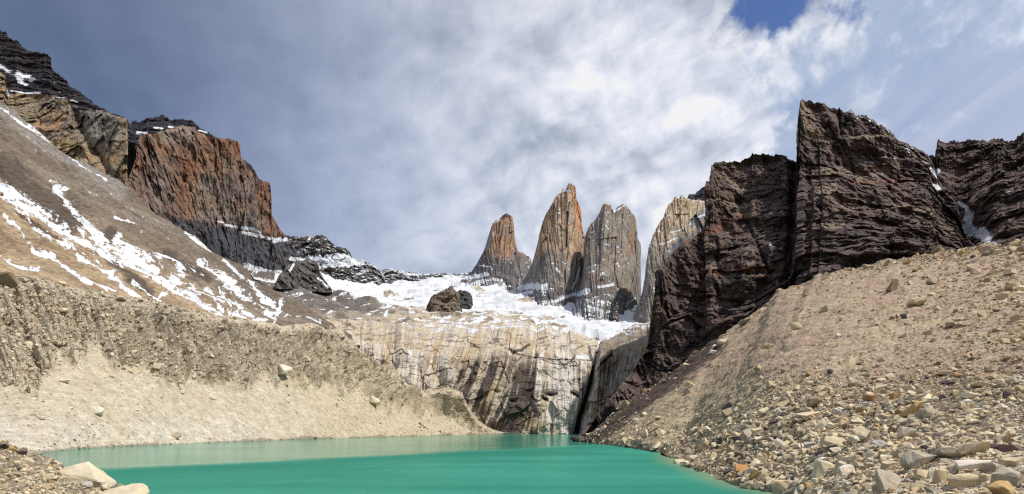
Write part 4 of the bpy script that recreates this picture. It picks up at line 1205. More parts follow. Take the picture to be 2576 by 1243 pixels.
tower('broad tan granite peak half hidden behind the dark cliff', [(1575, 830), (1585, 822), (1596, 790), (1606, 765), (1616, 735), (1622, 700), (1627, 660), (1632, 622), (1640, 600), (1648, 580), (1655, 565), (1663, 552), (1670, 545), (1676, 526), (1682, 515), (1690, 510), (1697, 496), (1700, 495), (1704, 500), (1711, 498), (1714, 491), (1720, 494), (1727, 500), (1740, 503), (1755, 503), (1775, 506), (1800, 520), (1840, 560)],
      [(1575, 836), (1610, 834), (1640, 834), (1840, 800)], [(1575, 770), (1640, 760), (1840, 900)], [(1575, 800), (1640, 900), (1700, 960), (1840, 1000)], 60,
      dict(hi=(rgb(0.30, 0.235, 0.165), rgb(0.22, 0.18, 0.135)), lo=(rgb(0.20, 0.175, 0.145), rgb(0.135, 0.125, 0.115)), y=(600, 700), mid=1720,
           crack=[(2, 8, [(1720, 520), (1690, 570), (1672, 600)])], paint=[(16, rgb(0.145, 0.15, 0.165), 0.85, [(1690, 640), (1730, 610), (1770, 575)]), (14, rgb(0.15, 0.152, 0.165), 0.8, [(1740, 560), (1775, 540)]), (9, rgb(0.05, 0.055, 0.085), 0.8, [(1700, 620), (1712, 605)]), (10, rgb(0.30, 0.21, 0.13), 0.5, [(1700, 505), (1740, 515)])]),
      [(2.2, [(1690, 584), (1708, 580), (1720, 574)]), (2, [(1660, 615), (1680, 610), (1705, 597)]), (2.4, [(1752, 547), (1775, 541)]), (2, [(1733, 566), (1738, 562)])], 900, thick=200, name='granite_peak', cat='mountain peak')
grey_rock('slate_peak', [(1722, 520), (1728, 500), (1733, 490), (1740, 488), (1748, 489), (1753, 482), (1759, 480), (1765, 472), (1770, 470), (1785, 470), (1830, 500)], [(1722, 560), (1830, 560)], 1250.0, 1350.0,
          'tiny blue-black summit behind the tan granite peak', 'mountain peak', cols=((0.035, 0.038, 0.055), (0.02, 0.022, 0.034)), warm=0.0, amp=0.6, thick=120)


# ------------------------------------------------------------------ dark cliffs on the right
def cliff(name, label, rows, colx=None, snow=(), shelf=(), red=(), pale=(), cuts=(), amp=1.0, dx=1.45, thick=160, strata=1.0, edge=0.35, steps=()):
    def disp(c):
        w = fbm(c.P, 90, 3) * 5
        zz = c.P[:, 2] + w + 0.12 * c.P[:, 0]
        st = fbm(np.stack([c.P[:, 0] / 85, c.P[:, 1] / 85, zz / 15.0], 1), 1, 4, 0.6)
        st2 = fbm(np.stack([c.P[:, 0] / 60, c.P[:, 1] / 60, zz / 3.0], 1), 1, 2, 0.6, 7)
        fr = (zz / 27.0 + 0.35 * fbm(c.P, (120, 120, 400), 2, off=3)) % 1.0
        ter = (1 - fr) ** 1.3
        k = 0.45 + fbm(c.P, 60, 2, off=9)
        a = strata * (st * 2.2 + st2 * 0.5 + ter * 3.4 * np.clip(k - 0.1, 0.0, 1.2))
        a += fbm(c.P, 85, 3) * 24 + ridged(c.P, (30, 30, 130), 4, 0.55, 4) * 8.5
        # square-cut blocks between upright joints
        q = np.stack([c.P[:, 0], c.P[:, 1], zz], 1)
        a += facets(q, (46, 46, 90), 1, 0.6) * 6 + facets(q, (26, 26, 13), 2, 0.35) * 3.2 + facets(q, (13, 13, 34), 5, 0.7) * 2.6
        a += facets(q, (10, 10, 4.5), 3, 0.4) * 1.5 + facets(q, (4.5, 4.5, 3.4), 4, 0.8) * 0.8 + fbm(c.P, 2.5, 2, 0.6, 6) * 0.35
        for wd, am, pts in cuts:
            a -= am * np.exp(-(seg_dist(c.px, c.py, pts) / wd) ** 2)
        for wd, am, pts in steps:      # ledges: the rock below the line stands forward
            a += am * sst(c.py - ip(c.px, pts), -wd, wd) * (c.px > pts[0][0]) * (c.px < pts[-1][0])
        if snow:
            a *= 1 - 0.8 * np.clip(1.6 * strokes(c.px, c.py, [q for q in snow if q[0] >= 4]), 0, 1)
        return a * amp * np.clip(c.up / 18 + edge, 0, 1)

    def colf(c):
        w = fbm(c.P, 70, 3) * 9
        zz = c.P[:, 2] + w + 0.12 * c.P[:, 0]
        n = fbm(c.P, 45, 4, 0.6)
        s = fbm(np.stack([c.P[:, 0] / 110, c.P[:, 1] / 110, zz / 11.0], 1), 1, 4, 0.6, 4)
        n2 = fbm(c.P, (9, 9, 16), 4, 0.6, 8)
        col = mixc(rgb(0.115, 0.081, 0.07), rgb(0.046, 0.035, 0.036), 0.5 + 0.6 * s + 0.9 * n + 0.5 * n2)
        col = mixc(col, rgb(0.17, 0.133, 0.10), sst(n2 + 0.5 * s + 0.5 * n, 0.2, 0.8) * 0.5)
        col = mixc(col, rgb(0.15, 0.085, 0.06), sst(s, 0.12, 0.5) * 0.3)
        for lst, cc, k in ((red, rgb(0.20, 0.088, 0.052), 0.65), (pale, rgb(0.24, 0.19, 0.135), 0.6)):
            if lst:
                q = strokes(c.px, c.py, list(lst))
                col = mixc(col, cc, sst(q + 0.35 * n2 * (q > 0.05), 0.35, 0.7) * k)
        if colx:
            col = colx(c, col, n, n2)
        sn = strokes(c.px, c.py, list(snow)) if snow else np.zeros(len(n))
        sn = sn + 0.4 * n2 * (sn > 0.12)
        if shelf:
            q = strokes(c.px, c.py, list(shelf))
            sn = np.maximum(sn, sst(q, 0.2, 0.9) * sst(c.N2[:, 2] + 0.7 * n2, 0.35, 1.0) * 0.62)
        return col, sn
    o = sheet(name, rows, M_CLIFF, dx, dx * 1.0, disp, colf, ray=0.88, jag=3.6, thick=thick, zb=0)
    return tag(o, label, 'rock cliff')


def rlerp(a, b, f, n=40):
    xs = np.linspace(a[0][0], a[-1][0], n)
    return [(x, float(ip(x, a) * (1 - f) + ip(x, b) * f)) for x in xs]


A_TOP = [(1440, 1114), (1452, 1106), (1490, 1058), (1512, 1033), (1536, 1004), (1553, 984), (1568, 962), (1586, 938), (1604, 914), (1621, 888), (1631, 862), (1637, 830), (1640, 790), (1646, 765), (1651, 735), (1653, 700), (1655, 672), (1668, 657), (1690, 640), (1705, 625), (1720, 610), (1735, 603), (1750, 592), (1765, 583), (1773, 572), (1775, 545), (1775.5, 520), (1776, 500), (1776.5, 475), (1778, 462), (1786, 450), (1788, 430), (1790, 416), (1798, 411), (1812, 407), (1830, 408), (1845, 404), (1862, 407), (1872, 398), (1885, 390), (1891, 384), (1905, 386), (1920, 389), (1945, 389), (1960, 390), (1980, 393), (1986, 400), (1998, 406), (2010, 408), (2030, 415)]
A_BOT = [(1440, 1120), (1458, 1116), (1513, 1085), (1600, 1025), (1648, 990), (1788, 888), (1932, 792), (1962, 770), (2030, 745)]
xs_ = np.array([1440, 1500, 1580, 1637, 1655, 1700, 1775, 1790, 1860, 1950, 2030])
A_BD = list(zip(xs_, [262, 300, 330, 345, 345, 345, 345, 345, 345, 338, 328]))
A_TD = list(zip(xs_, [264, 306, 345, 380, 400, 425, 445, 478, 482, 471, 462]))
cliff('dark_cliff', 'dark brown flat-topped cliff left of the tallest black spire, with a red band across it',
      [(A_BOT, A_BD), (rlerp(A_BOT, A_TOP, 0.16), [(x, 0.72 * a + 0.28 * b) for (x, a), (_, b) in zip(A_BD, A_TD)]), (rlerp(A_BOT, A_TOP, 0.42), [(x, 0.58 * a + 0.42 * b) for (x, a), (_, b) in zip(A_BD, A_TD)]), (rlerp(A_BOT, A_TOP, 0.5), [(x, 0.38 * a + 0.62 * b) for (x, a), (_, b) in zip(A_BD, A_TD)]), (A_TOP, A_TD)],
      red=[(9, [(1700, 606), (1750, 592), (1800, 580), (1830, 565)]), (8, [(1850, 545), (1885, 540)]), (6, [(1790, 688), (1850, 682), (1960, 678)]), (4, [(1770, 580), (1720, 612)])],
      pale=[(10, [(1778, 600), (1786, 640), (1790, 680)]), (7, [(1835, 570), (1836, 595)]), (10, [(1790, 430), (1830, 440), (1860, 470)]), (6, [(1970, 440), (1980, 480)]), (16, [(1790, 500), (1860, 520), (1890, 530)]), (8, [(1885, 620), (1890, 670)])],  # the first strip puts sunlight on a facet into the rock colour
      cuts=[(9, 22, [(1998, 420), (1996, 520), (1990, 600), (1985, 680), (1975, 720)]), (5, 7, [(1800, 610), (1806, 680)]), (4, 6, [(1880, 560), (1940, 700)])],
      shelf=[(5, [(1940, 622), (1980, 628)]), (4, [(1970, 500), (2000, 505)]), (3, [(1960, 530), (1990, 560)])],
      steps=[(5, 6, [(1780, 690), (1850, 700), (1990, 690)]), (4, 4, [(1776, 500), (1900, 515)])])
B_TOP = [(1945, 745), (1953, 718), (1963, 674), (1976, 643), (1988, 616), (1997, 593), (2000, 570), (2002, 540), (2003.5, 500), (2004, 460), (2004.5, 400), (2005, 370), (2005.5, 330), (2006, 310), (2009, 290), (2012, 270), (2014, 256), (2017, 253), (2032, 256), (2050, 257), (2075, 263), (2090, 268), (2110, 274), (2125, 281), (2140, 282), (2150, 290), (2170, 291), (2183, 297), (2195, 302), (2203, 310), (2215, 311), (2222, 322), (2235, 326), (2241, 338), (2246, 336), (2251, 350), (2255, 354), (2275, 360), (2290, 372), (2305, 374), (2330, 388), (2338, 398), (2345, 408), (2352, 432), (2358, 452), (2370, 470), (2388, 492), (2403, 512), (2414, 535), (2418, 560), (2425, 585), (2445, 612), (2480, 640)]
B_BOT = [(1945, 772), (1980, 758), (2052, 725), (2097, 712), (2182, 695), (2282, 676), (2382, 662), (2480, 650)]
B_BD = [(1945, 335), (2052, 320), (2182, 305), (2382, 300), (2480, 330)]
B_TD = [(1945, 345), (1990, 410), (2003, 455), (2060, 462), (2240, 470), (2345, 480), (2420, 440), (2480, 345)]
cliff('dark_cliff', 'tallest black layered spire with a sheer left edge and snow-dusted ledges',
      [(B_BOT, B_BD), (rlerp(B_BOT, B_TOP, 0.30), [(1945, 338), (2003, 365), (2240, 370), (2420, 370), (2480, 336)]), (rlerp(B_BOT, B_TOP, 0.34), [(1945, 339), (2003, 380), (2240, 392), (2420, 384), (2480, 338)]), (rlerp(B_BOT, B_TOP, 0.60), [(1945, 341), (2003, 420), (2240, 425), (2420, 405), (2480, 340)]), (rlerp(B_BOT, B_TOP, 0.66), [(1945, 342), (2003, 432), (2240, 440), (2420, 412), (2480, 341)]), (B_TOP, B_TD)],
      pale=[(5, [(2140, 352), (2200, 345), (2260, 352), (2320, 365)]), (14, [(2050, 450), (2110, 430), (2160, 445)]), (10, [(2040, 500), (2090, 480)]), (16, [(2080, 510), (2130, 520)]), (8, [(2210, 535), (2270, 530), (2330, 545)]), (8, [(2065, 585), (2110, 582)]), (12, [(2200, 440), (2250, 420)]), (18, [(2020, 270), (2040, 330), (2080, 350)])],
      red=[(4, [(2130, 470), (2230, 460), (2300, 455)]), (3, [(2260, 352), (2310, 360)])],
      shelf=[(30, [(2110, 290), (2180, 310), (2250, 340)]), (12, [(2100, 370), (2200, 365), (2290, 380)]), (20, [(2180, 400), (2240, 410)]), (16, [(2270, 420), (2330, 430)])],
      snow=[(1.3, [(2262, 330), (2267, 365)]), (1.3, [(2276, 382), (2282, 398)]), (4.5, [(2340, 425), (2346, 432), (2357, 448)]), (4.5, [(2350, 465), (2360, 475)])],
      cuts=[(4, 10, [(2110, 275), (2115, 340)]), (6, 9, [(2230, 480), (2240, 520)]), (4, 6, [(2140, 400), (2150, 440)]), (6, 8, [(2225, 620), (2240, 660)])],
      steps=[(4, 7, [(2060, 356), (2120, 350), (2200, 345), (2330, 366)]), (4, 6, [(2010, 365), (2100, 385), (2220, 400), (2330, 410)]), (5, 8, [(2040, 430), (2120, 420), (2200, 470), (2340, 460)]), (4, 6, [(2010, 510), (2150, 545), (2280, 530), (2400, 560)]), (4, 6, [(1990, 600), (2060, 585), (2200, 600), (2420, 640)])], strata=1.25)
C_TOP = [(2318, 470), (2328, 445), (2335, 405), (2338, 392), (2345, 388), (2352, 394), (2355, 400), (2356.5, 380), (2357, 358), (2359, 352), (2361, 349), (2364, 353), (2385, 355), (2410, 354), (2425, 356), (2440, 353), (2470, 352), (2490, 354), (2500, 350), (2510, 348), (2528, 352), (2545, 358), (2555, 350), (2566, 342), (2576, 335), (2640, 318), (2760, 290), (3000, 250), (3300, 300), (3500, 420)]
C_BOT = [(2318, 700), (3500, 640)]
cliff('dark_cliff', 'dark brown cliff at the far right edge with a snow-filled gully on its left side',
      [(C_BOT, [(2318, 400), (2480, 330), (2576, 310), (3500, 300)]), (rlerp(C_BOT, C_TOP, 0.3), [(2318, 440), (2420, 450), (2500, 380), (2576, 360), (3500, 340)]), (C_TOP, [(2318, 545), (2360, 540), (2576, 500), (3500, 420)])],
      pale=[(6, [(2370, 420), (2400, 405), (2445, 395)]), (7, [(2450, 505), (2475, 520)]), (4, [(2520, 500), (2550, 480)])],
      
      snow=[(4.5, [(2337, 415), (2345, 428), (2361, 430), (2352, 445)]), (4, [(2348, 462), (2360, 475)]), (2, [(2386, 494), (2393, 499)]), (6, [(2414, 511), (2432, 522), (2441, 540)]), (11, [(2440, 540), (2436, 560), (2440, 575)]), (15, [(2425, 570), (2440, 578), (2470, 588), (2485, 600)]), (8, [(2480, 615), (2500, 618)]), (6, [(2460, 595), (2490, 600)]), (3, [(2540, 488), (2555, 486)])],
      cuts=[(12, 9, [(2345, 415), (2360, 465), (2400, 510), (2440, 545)]), (8, 10, [(2500, 400), (2490, 480)])], strata=0.8,
      colx=lambda c, col, n, n2: mixc(col, rgb(0.085, 0.062, 0.05), sst(strokes(c.px, c.py, [(26, [(2420, 620), (2450, 600), (2490, 630)])]), 0.3, 0.7)))

#===PART3===
# ------------------------------------------------------------------ stones
def make_template(seed, npts=12, blocky=0.6, flat=0.7, detail=False):
    r = random.Random(seed)
    bm = bmesh.new()
    for _ in range(npts):
        v = [r.gauss(0, 1) for _ in range(3)]
        L = math.sqrt(sum(q * q for q in v)) + 1e-6
        v = [math.copysign(abs(q / L) ** blocky, q) for q in v]
        bm.verts.new((v[0] * 0.5, v[1] * 0.42, v[2] * 0.5 * flat))
    res = bmesh.ops.convex_hull(bm, input=bm.verts)
    junk = [g for g in res['geom_interior'] + res['geom_unused'] if isinstance(g, bmesh.types.BMVert)]
    if junk:
        bmesh.ops.delete(bm, geom=list(set(junk)), context='VERTS')
    loose = [v for v in bm.verts if not v.link_faces]
    if loose:
        bmesh.ops.delete(bm, geom=loose, context='VERTS')
    if detail:
        bmesh.ops.dissolve_limit(bm, angle_limit=math.radians(14), verts=bm.verts, edges=bm.edges)
        bmesh.ops.bevel(bm, geom=list(bm.edges), offset=0.022, segments=1, affect='EDGES', profile=0.5)
        bmesh.ops.triangulate(bm, faces=bm.faces)
        for _ in range(2):
            bmesh.ops.subdivide_edges(bm, edges=[e for e in bm.edges if e.calc_length() > 0.12], cuts=1, use_grid_fill=True)
            bmesh.ops.triangulate(bm, faces=bm.faces)
        P = np.array([v.co for v in bm.verts])
        d = fbm(P, 0.35, 3, 0.55, seed * 3.1) * 0.035 + fbm(P, 0.09, 2, 0.5, seed) * 0.01
        bm.normal_update()
        for v, q in zip(list(bm.verts), d):
            v.co += v.normal * float(q)
    bmesh.ops.triangulate(bm, faces=bm.faces)
    bmesh.ops.recalc_face_normals(bm, faces=bm.faces)
    bm.verts.ensure_lookup_table()
    V = np.array([v.co[:] for v in bm.verts])
    T = np.array([[v.index for v in f.verts] for f in bm.faces])
    bm.free()
    return V, T


PAL = [((0.54, 0.45, 0.305), 32), ((0.61, 0.53, 0.385), 26), ((0.45, 0.37, 0.245), 16), ((0.37, 0.335, 0.265), 10), ((0.52, 0.50, 0.43), 5), ((0.36, 0.24, 0.12), 4), ((0.13, 0.10, 0.10), 3), ((0.24, 0.19, 0.14), 8)]
PALC = np.array([p[0] for p in PAL])
PALW = np.array([p[1] for p in PAL], float)
PALW /= PALW.sum()


def pick_points(sh, n, wf):
    G, px, py = sh['G'], sh['px'], sh['py']
    p0, q0 = px[:-1, :-1], py[:-1, :-1]
    area = np.abs((px[:-1, 1:] - p0) * (py[1:, :-1] - q0)) + 0.02
    w = area * wf(p0.ravel(), q0.ravel()).reshape(p0.shape)
    w = np.clip(w, 0, None).ravel()
    idx = RNG.choice(len(w), n, p=w / w.sum())
    i, j = np.divmod(idx, p0.shape[1])
    a, b = RNG.random(n)[:, None], RNG.random(n)[:, None]
    P = G[i, j] * (1 - a) * (1 - b) + G[i, j + 1] * a * (1 - b) + G[i + 1, j] * (1 - a) * b + G[i + 1, j + 1] * a * b
    return P, sh['N'][i, j]


TEMPL = [make_template(k, 9 + k % 5, 0.55 + 0.04 * (k % 4), 0.5 + 0.06 * (k % 5)) for k in range(14)]


def scatter(name, sh, n, wf, szf, label, colmod=None, lift=0.12, pal=None):
    P, N = pick_points(sh, n, wf)
    D = P[:, 1]
    px = CX + F * P[:, 0] / D
    py = HY - F * (P[:, 2] - EYE) / D
    size = szf(px, py, RNG.random(n)) / F * D
    col = (PALC if pal is None else pal)[RNG.choice(len(PALC), n, p=PALW)] * (0.8 + 0.4 * RNG.random((n, 1)))
    if colmod is not None:
        col = colmod(px, py, col)
    col = col * np.where(P[:, 2] < 0.3, 0.62, 1.0)[:, None]      # wet at the water's edge
    Vs, Ts, Cs, off = [], [], [], 0
    tid = RNG.integers(0, len(TEMPL), n)
    for k, (V, T) in enumerate(TEMPL):
        s = np.where(tid == k)[0]
        m = len(s)
        if not m:
            continue
        yaw = RNG.random(m) * 6.283
        ct, st = np.cos(yaw), np.sin(yaw)
        z = np.zeros(m)
        o = np.ones(m)
        Rz = np.stack([np.stack([ct, -st, z], 1), np.stack([st, ct, z], 1), np.stack([z, z, o], 1)], 1)
        Nn = N[s] + RNG.normal(0, 0.28, (m, 3))
        Nn /= np.linalg.norm(Nn, axis=1, keepdims=True)
        ax = np.cross(Nn, np.array([0.3, 0.9, 0.2]))
        ax /= np.linalg.norm(ax, axis=1, keepdims=True) + 1e-9
        ay = np.cross(Nn, ax)
        Bm = np.stack([ax, ay, Nn], 2)
        M = Bm @ Rz
        sc = size[s][:, None] * (0.75 + 0.5 * RNG.random((m, 3))) * np.array([1, 1, 1.25])
        W = np.einsum('mij,mkj->mki', M, V[None] * sc[:, None, :]) + (P[s] + N[s] * size[s][:, None] * lift)[:, None, :]
        Vs.append(W.reshape(-1, 3))
        Ts.append((T[None] + (np.arange(m) * len(V))[:, None, None] + off).reshape(-1, 3))
        Cs.append(np.repeat(col[s], len(V), 0))
        off += m * len(V)
    o = mesh_obj(name, np.concatenate(Vs), np.concatenate(Ts), M_STONE, np.concatenate(Cs))
    return tag(o, label, 'stones', kind='stuff')


BANK, MOR, PEB = SHEETS['gravel_bank'], SHEETS['moraine_slope'], SHEETS['pebble_shore']


def inframe(px, py):
    return ((px > -160) & (px < 2740) & (py < 1300)).astype(float)


def w_bank(px, py):
    low = sst(py, 900, 990)
    w = 0.2 + 1.3 * low * sst(px, 1850, 1950) + 0.9 * sst(py, 1000, 1100)
    # crest line and left margin carry more stones
    up = py - ip(px, R_CREST)
    w += 0.8 * sst(up, 40, 6)
    right = sst(px, 2250, 2450)
    w += 0.4 * right
    # smooth fine debris between
    w *= 1 - 0.7 * strokes(px, py, [(50, [(1960, 800), (1800, 950), (1650, 1040)]), (40, [(2100, 800), (1980, 880)])])
    dark = seg_dist(px, py, [(1452, 1118), (1520, 1082), (1600, 1020), (1718, 934), (1800, 868)])
    w *= 0.25 + 0.75 * sst(dark, 10, 40)
    return w * inframe(px, py) * (px > 1455)


def s_bank(px, py, u):
    base = 2.1 + 4.2 * sst(py, 880, 1150) * (0.3 + 0.7 * sst(px, 1690, 1900)) + 1.2 * sst(px, 2000, 2500) + 2.6 * sst(py, 1110, 1200) * sst(px, 1950, 2100)
    return np.minimum(base * (1 - u) ** -0.42, 26)


def tone_bank(px, py, col):
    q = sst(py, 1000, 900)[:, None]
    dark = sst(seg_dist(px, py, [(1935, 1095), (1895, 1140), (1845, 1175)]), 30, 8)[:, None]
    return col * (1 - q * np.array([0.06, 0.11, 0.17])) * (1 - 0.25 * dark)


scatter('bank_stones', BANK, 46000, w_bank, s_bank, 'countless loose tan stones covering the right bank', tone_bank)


def w_mor(px, py):
    b = ip(px, L_MID)
    c = ip(px, L_CREST)
    foot = sst(py, ip(px, L_SHORE) - 40, ip(px, L_SHORE) - 5)
    up = sst(py, b + 20, b - 20)
    return (0.28 + 0.9 * foot + 0.6 * up * sst(px, 1150, 700) + 0.8 * sst(py - c, 50, 5)) * inframe(px, py) * (px < 1255)


def s_mor(px, py, u):
    b = ip(px, L_MID)
    up = sst(py, b + 20, b - 20) * sst(px, 1000, 300)
    return np.minimum((1.7 + 1.7 * up + 0.9 * sst(px, 500, 50)) * (1 - u) ** -0.36, 13)


def tone_mor(px, py, col):
    b = ip(px, L_MID)
    up = sst(py, b + 20, b - 20)[:, None]
    g = col.mean(1, keepdims=True)
    c2 = col * 0.55 + g * np.array([0.47, 0.43, 0.35]) / 0.42 * 0.5
    return c2 * (1 - 0.15 * up)


scatter('moraine_stones', MOR, 17000, w_mor, s_mor, 'countless small stones on the left moraine', tone_mor, lift=0.05)
scatter('shore_stones', PEB, 3600, lambda px, py: inframe(px, py) * (px < 350), lambda px, py, u: np.minimum((3.4 + 3.0 * sst(py, 1110, 1230)) * (1 - u) ** -0.33, 22), 'rounded pebbles heaped on the point at lower left',
        lambda px, py, col: col * 0.92)

# boulders that can be told apart
BT = []
for k in range(16):
    V, T = make_template(100 + k, 11 + k % 4, 0.5 + 0.06 * (k % 3), 0.62 + 0.05 * (k % 5), True)
    me = bpy.data.meshes.new('boulder')
    me.from_pydata([tuple(v) for v in V], [], [tuple(int(q) for q in t) for t in T])
    me.materials.append(M_BOULDER)
    BT.append(me)


def ground_at(x, y):
    best = None
    for sh in (BANK, PEB, MOR):
        d = np.hypot(sh['px'] - x, sh['py'] - y)
        m = d < 7
        if m.any():
            i = np.argmin(np.where(m, sh['G'][..., 1] + d * 0.3, 1e9))
            p = sh['G'].reshape(-1, 3)[i]
            if best is None or p[1] < best[0][1]:
                best = (p, sh['N'].reshape(-1, 3)[i])
    return best


COLS = dict(tan=(0.53, 0.44, 0.295), pale=(0.61, 0.54, 0.40), white=(0.66, 0.61, 0.51), grey=(0.43, 0.385, 0.295), blue=(0.47, 0.46, 0.42), brown=(0.27, 0.20, 0.135), ochre=(0.45, 0.315, 0.145), rust=(0.37, 0.24, 0.12), orange=(0.42, 0.23, 0.09), dark=(0.075, 0.062, 0.062), purple=(0.15, 0.11, 0.105))
n_b = 0


def boulder(x, y, w, colr, label, asp=0.62, deep=0.8, tilt=0.0, group=None, name='boulder', cat='boulder', t=None, yaw=None):
    """x, y: middle of the stone in the measuring grid; w: its width there"""
    global n_b
    h = w * asp
    g = ground_at(x, y + h * 0.28)
    if g is None:
        return None
    P, N = g
    D = P[1]
    m = w / F * D
    r = random.Random(int(x * 7 + y * 13))
    me = BT[(n_b * 5 + int(x)) % len(BT) if t is None else t]
    o = bpy.data.objects.new(name, me)
    C.objects.link(o)
    n_b += 1
    g_ = 1.12 if (x > 1850 and y > 950) else 1.0
    o.scale = (m * 1.08 * g_, m * deep * 1.15 * g_, m * asp * 1.75 * g_)
    o.rotation_euler = (r.uniform(-0.18, 0.18), r.uniform(-0.15, 0.15) - tilt, r.uniform(-0.5, 0.5) + (r.choice((0, math.pi)) if yaw is None else 0) if yaw is None else yaw)
    o.location = (P[0], P[1], P[2] + m * asp * 0.34)
    c = COLS[colr]
    v = r.uniform(0.92, 1.08)
    o.color = (c[0] * v, c[1] * v, c[2] * v, 1)
    tag(o, label, cat, group)
    return o


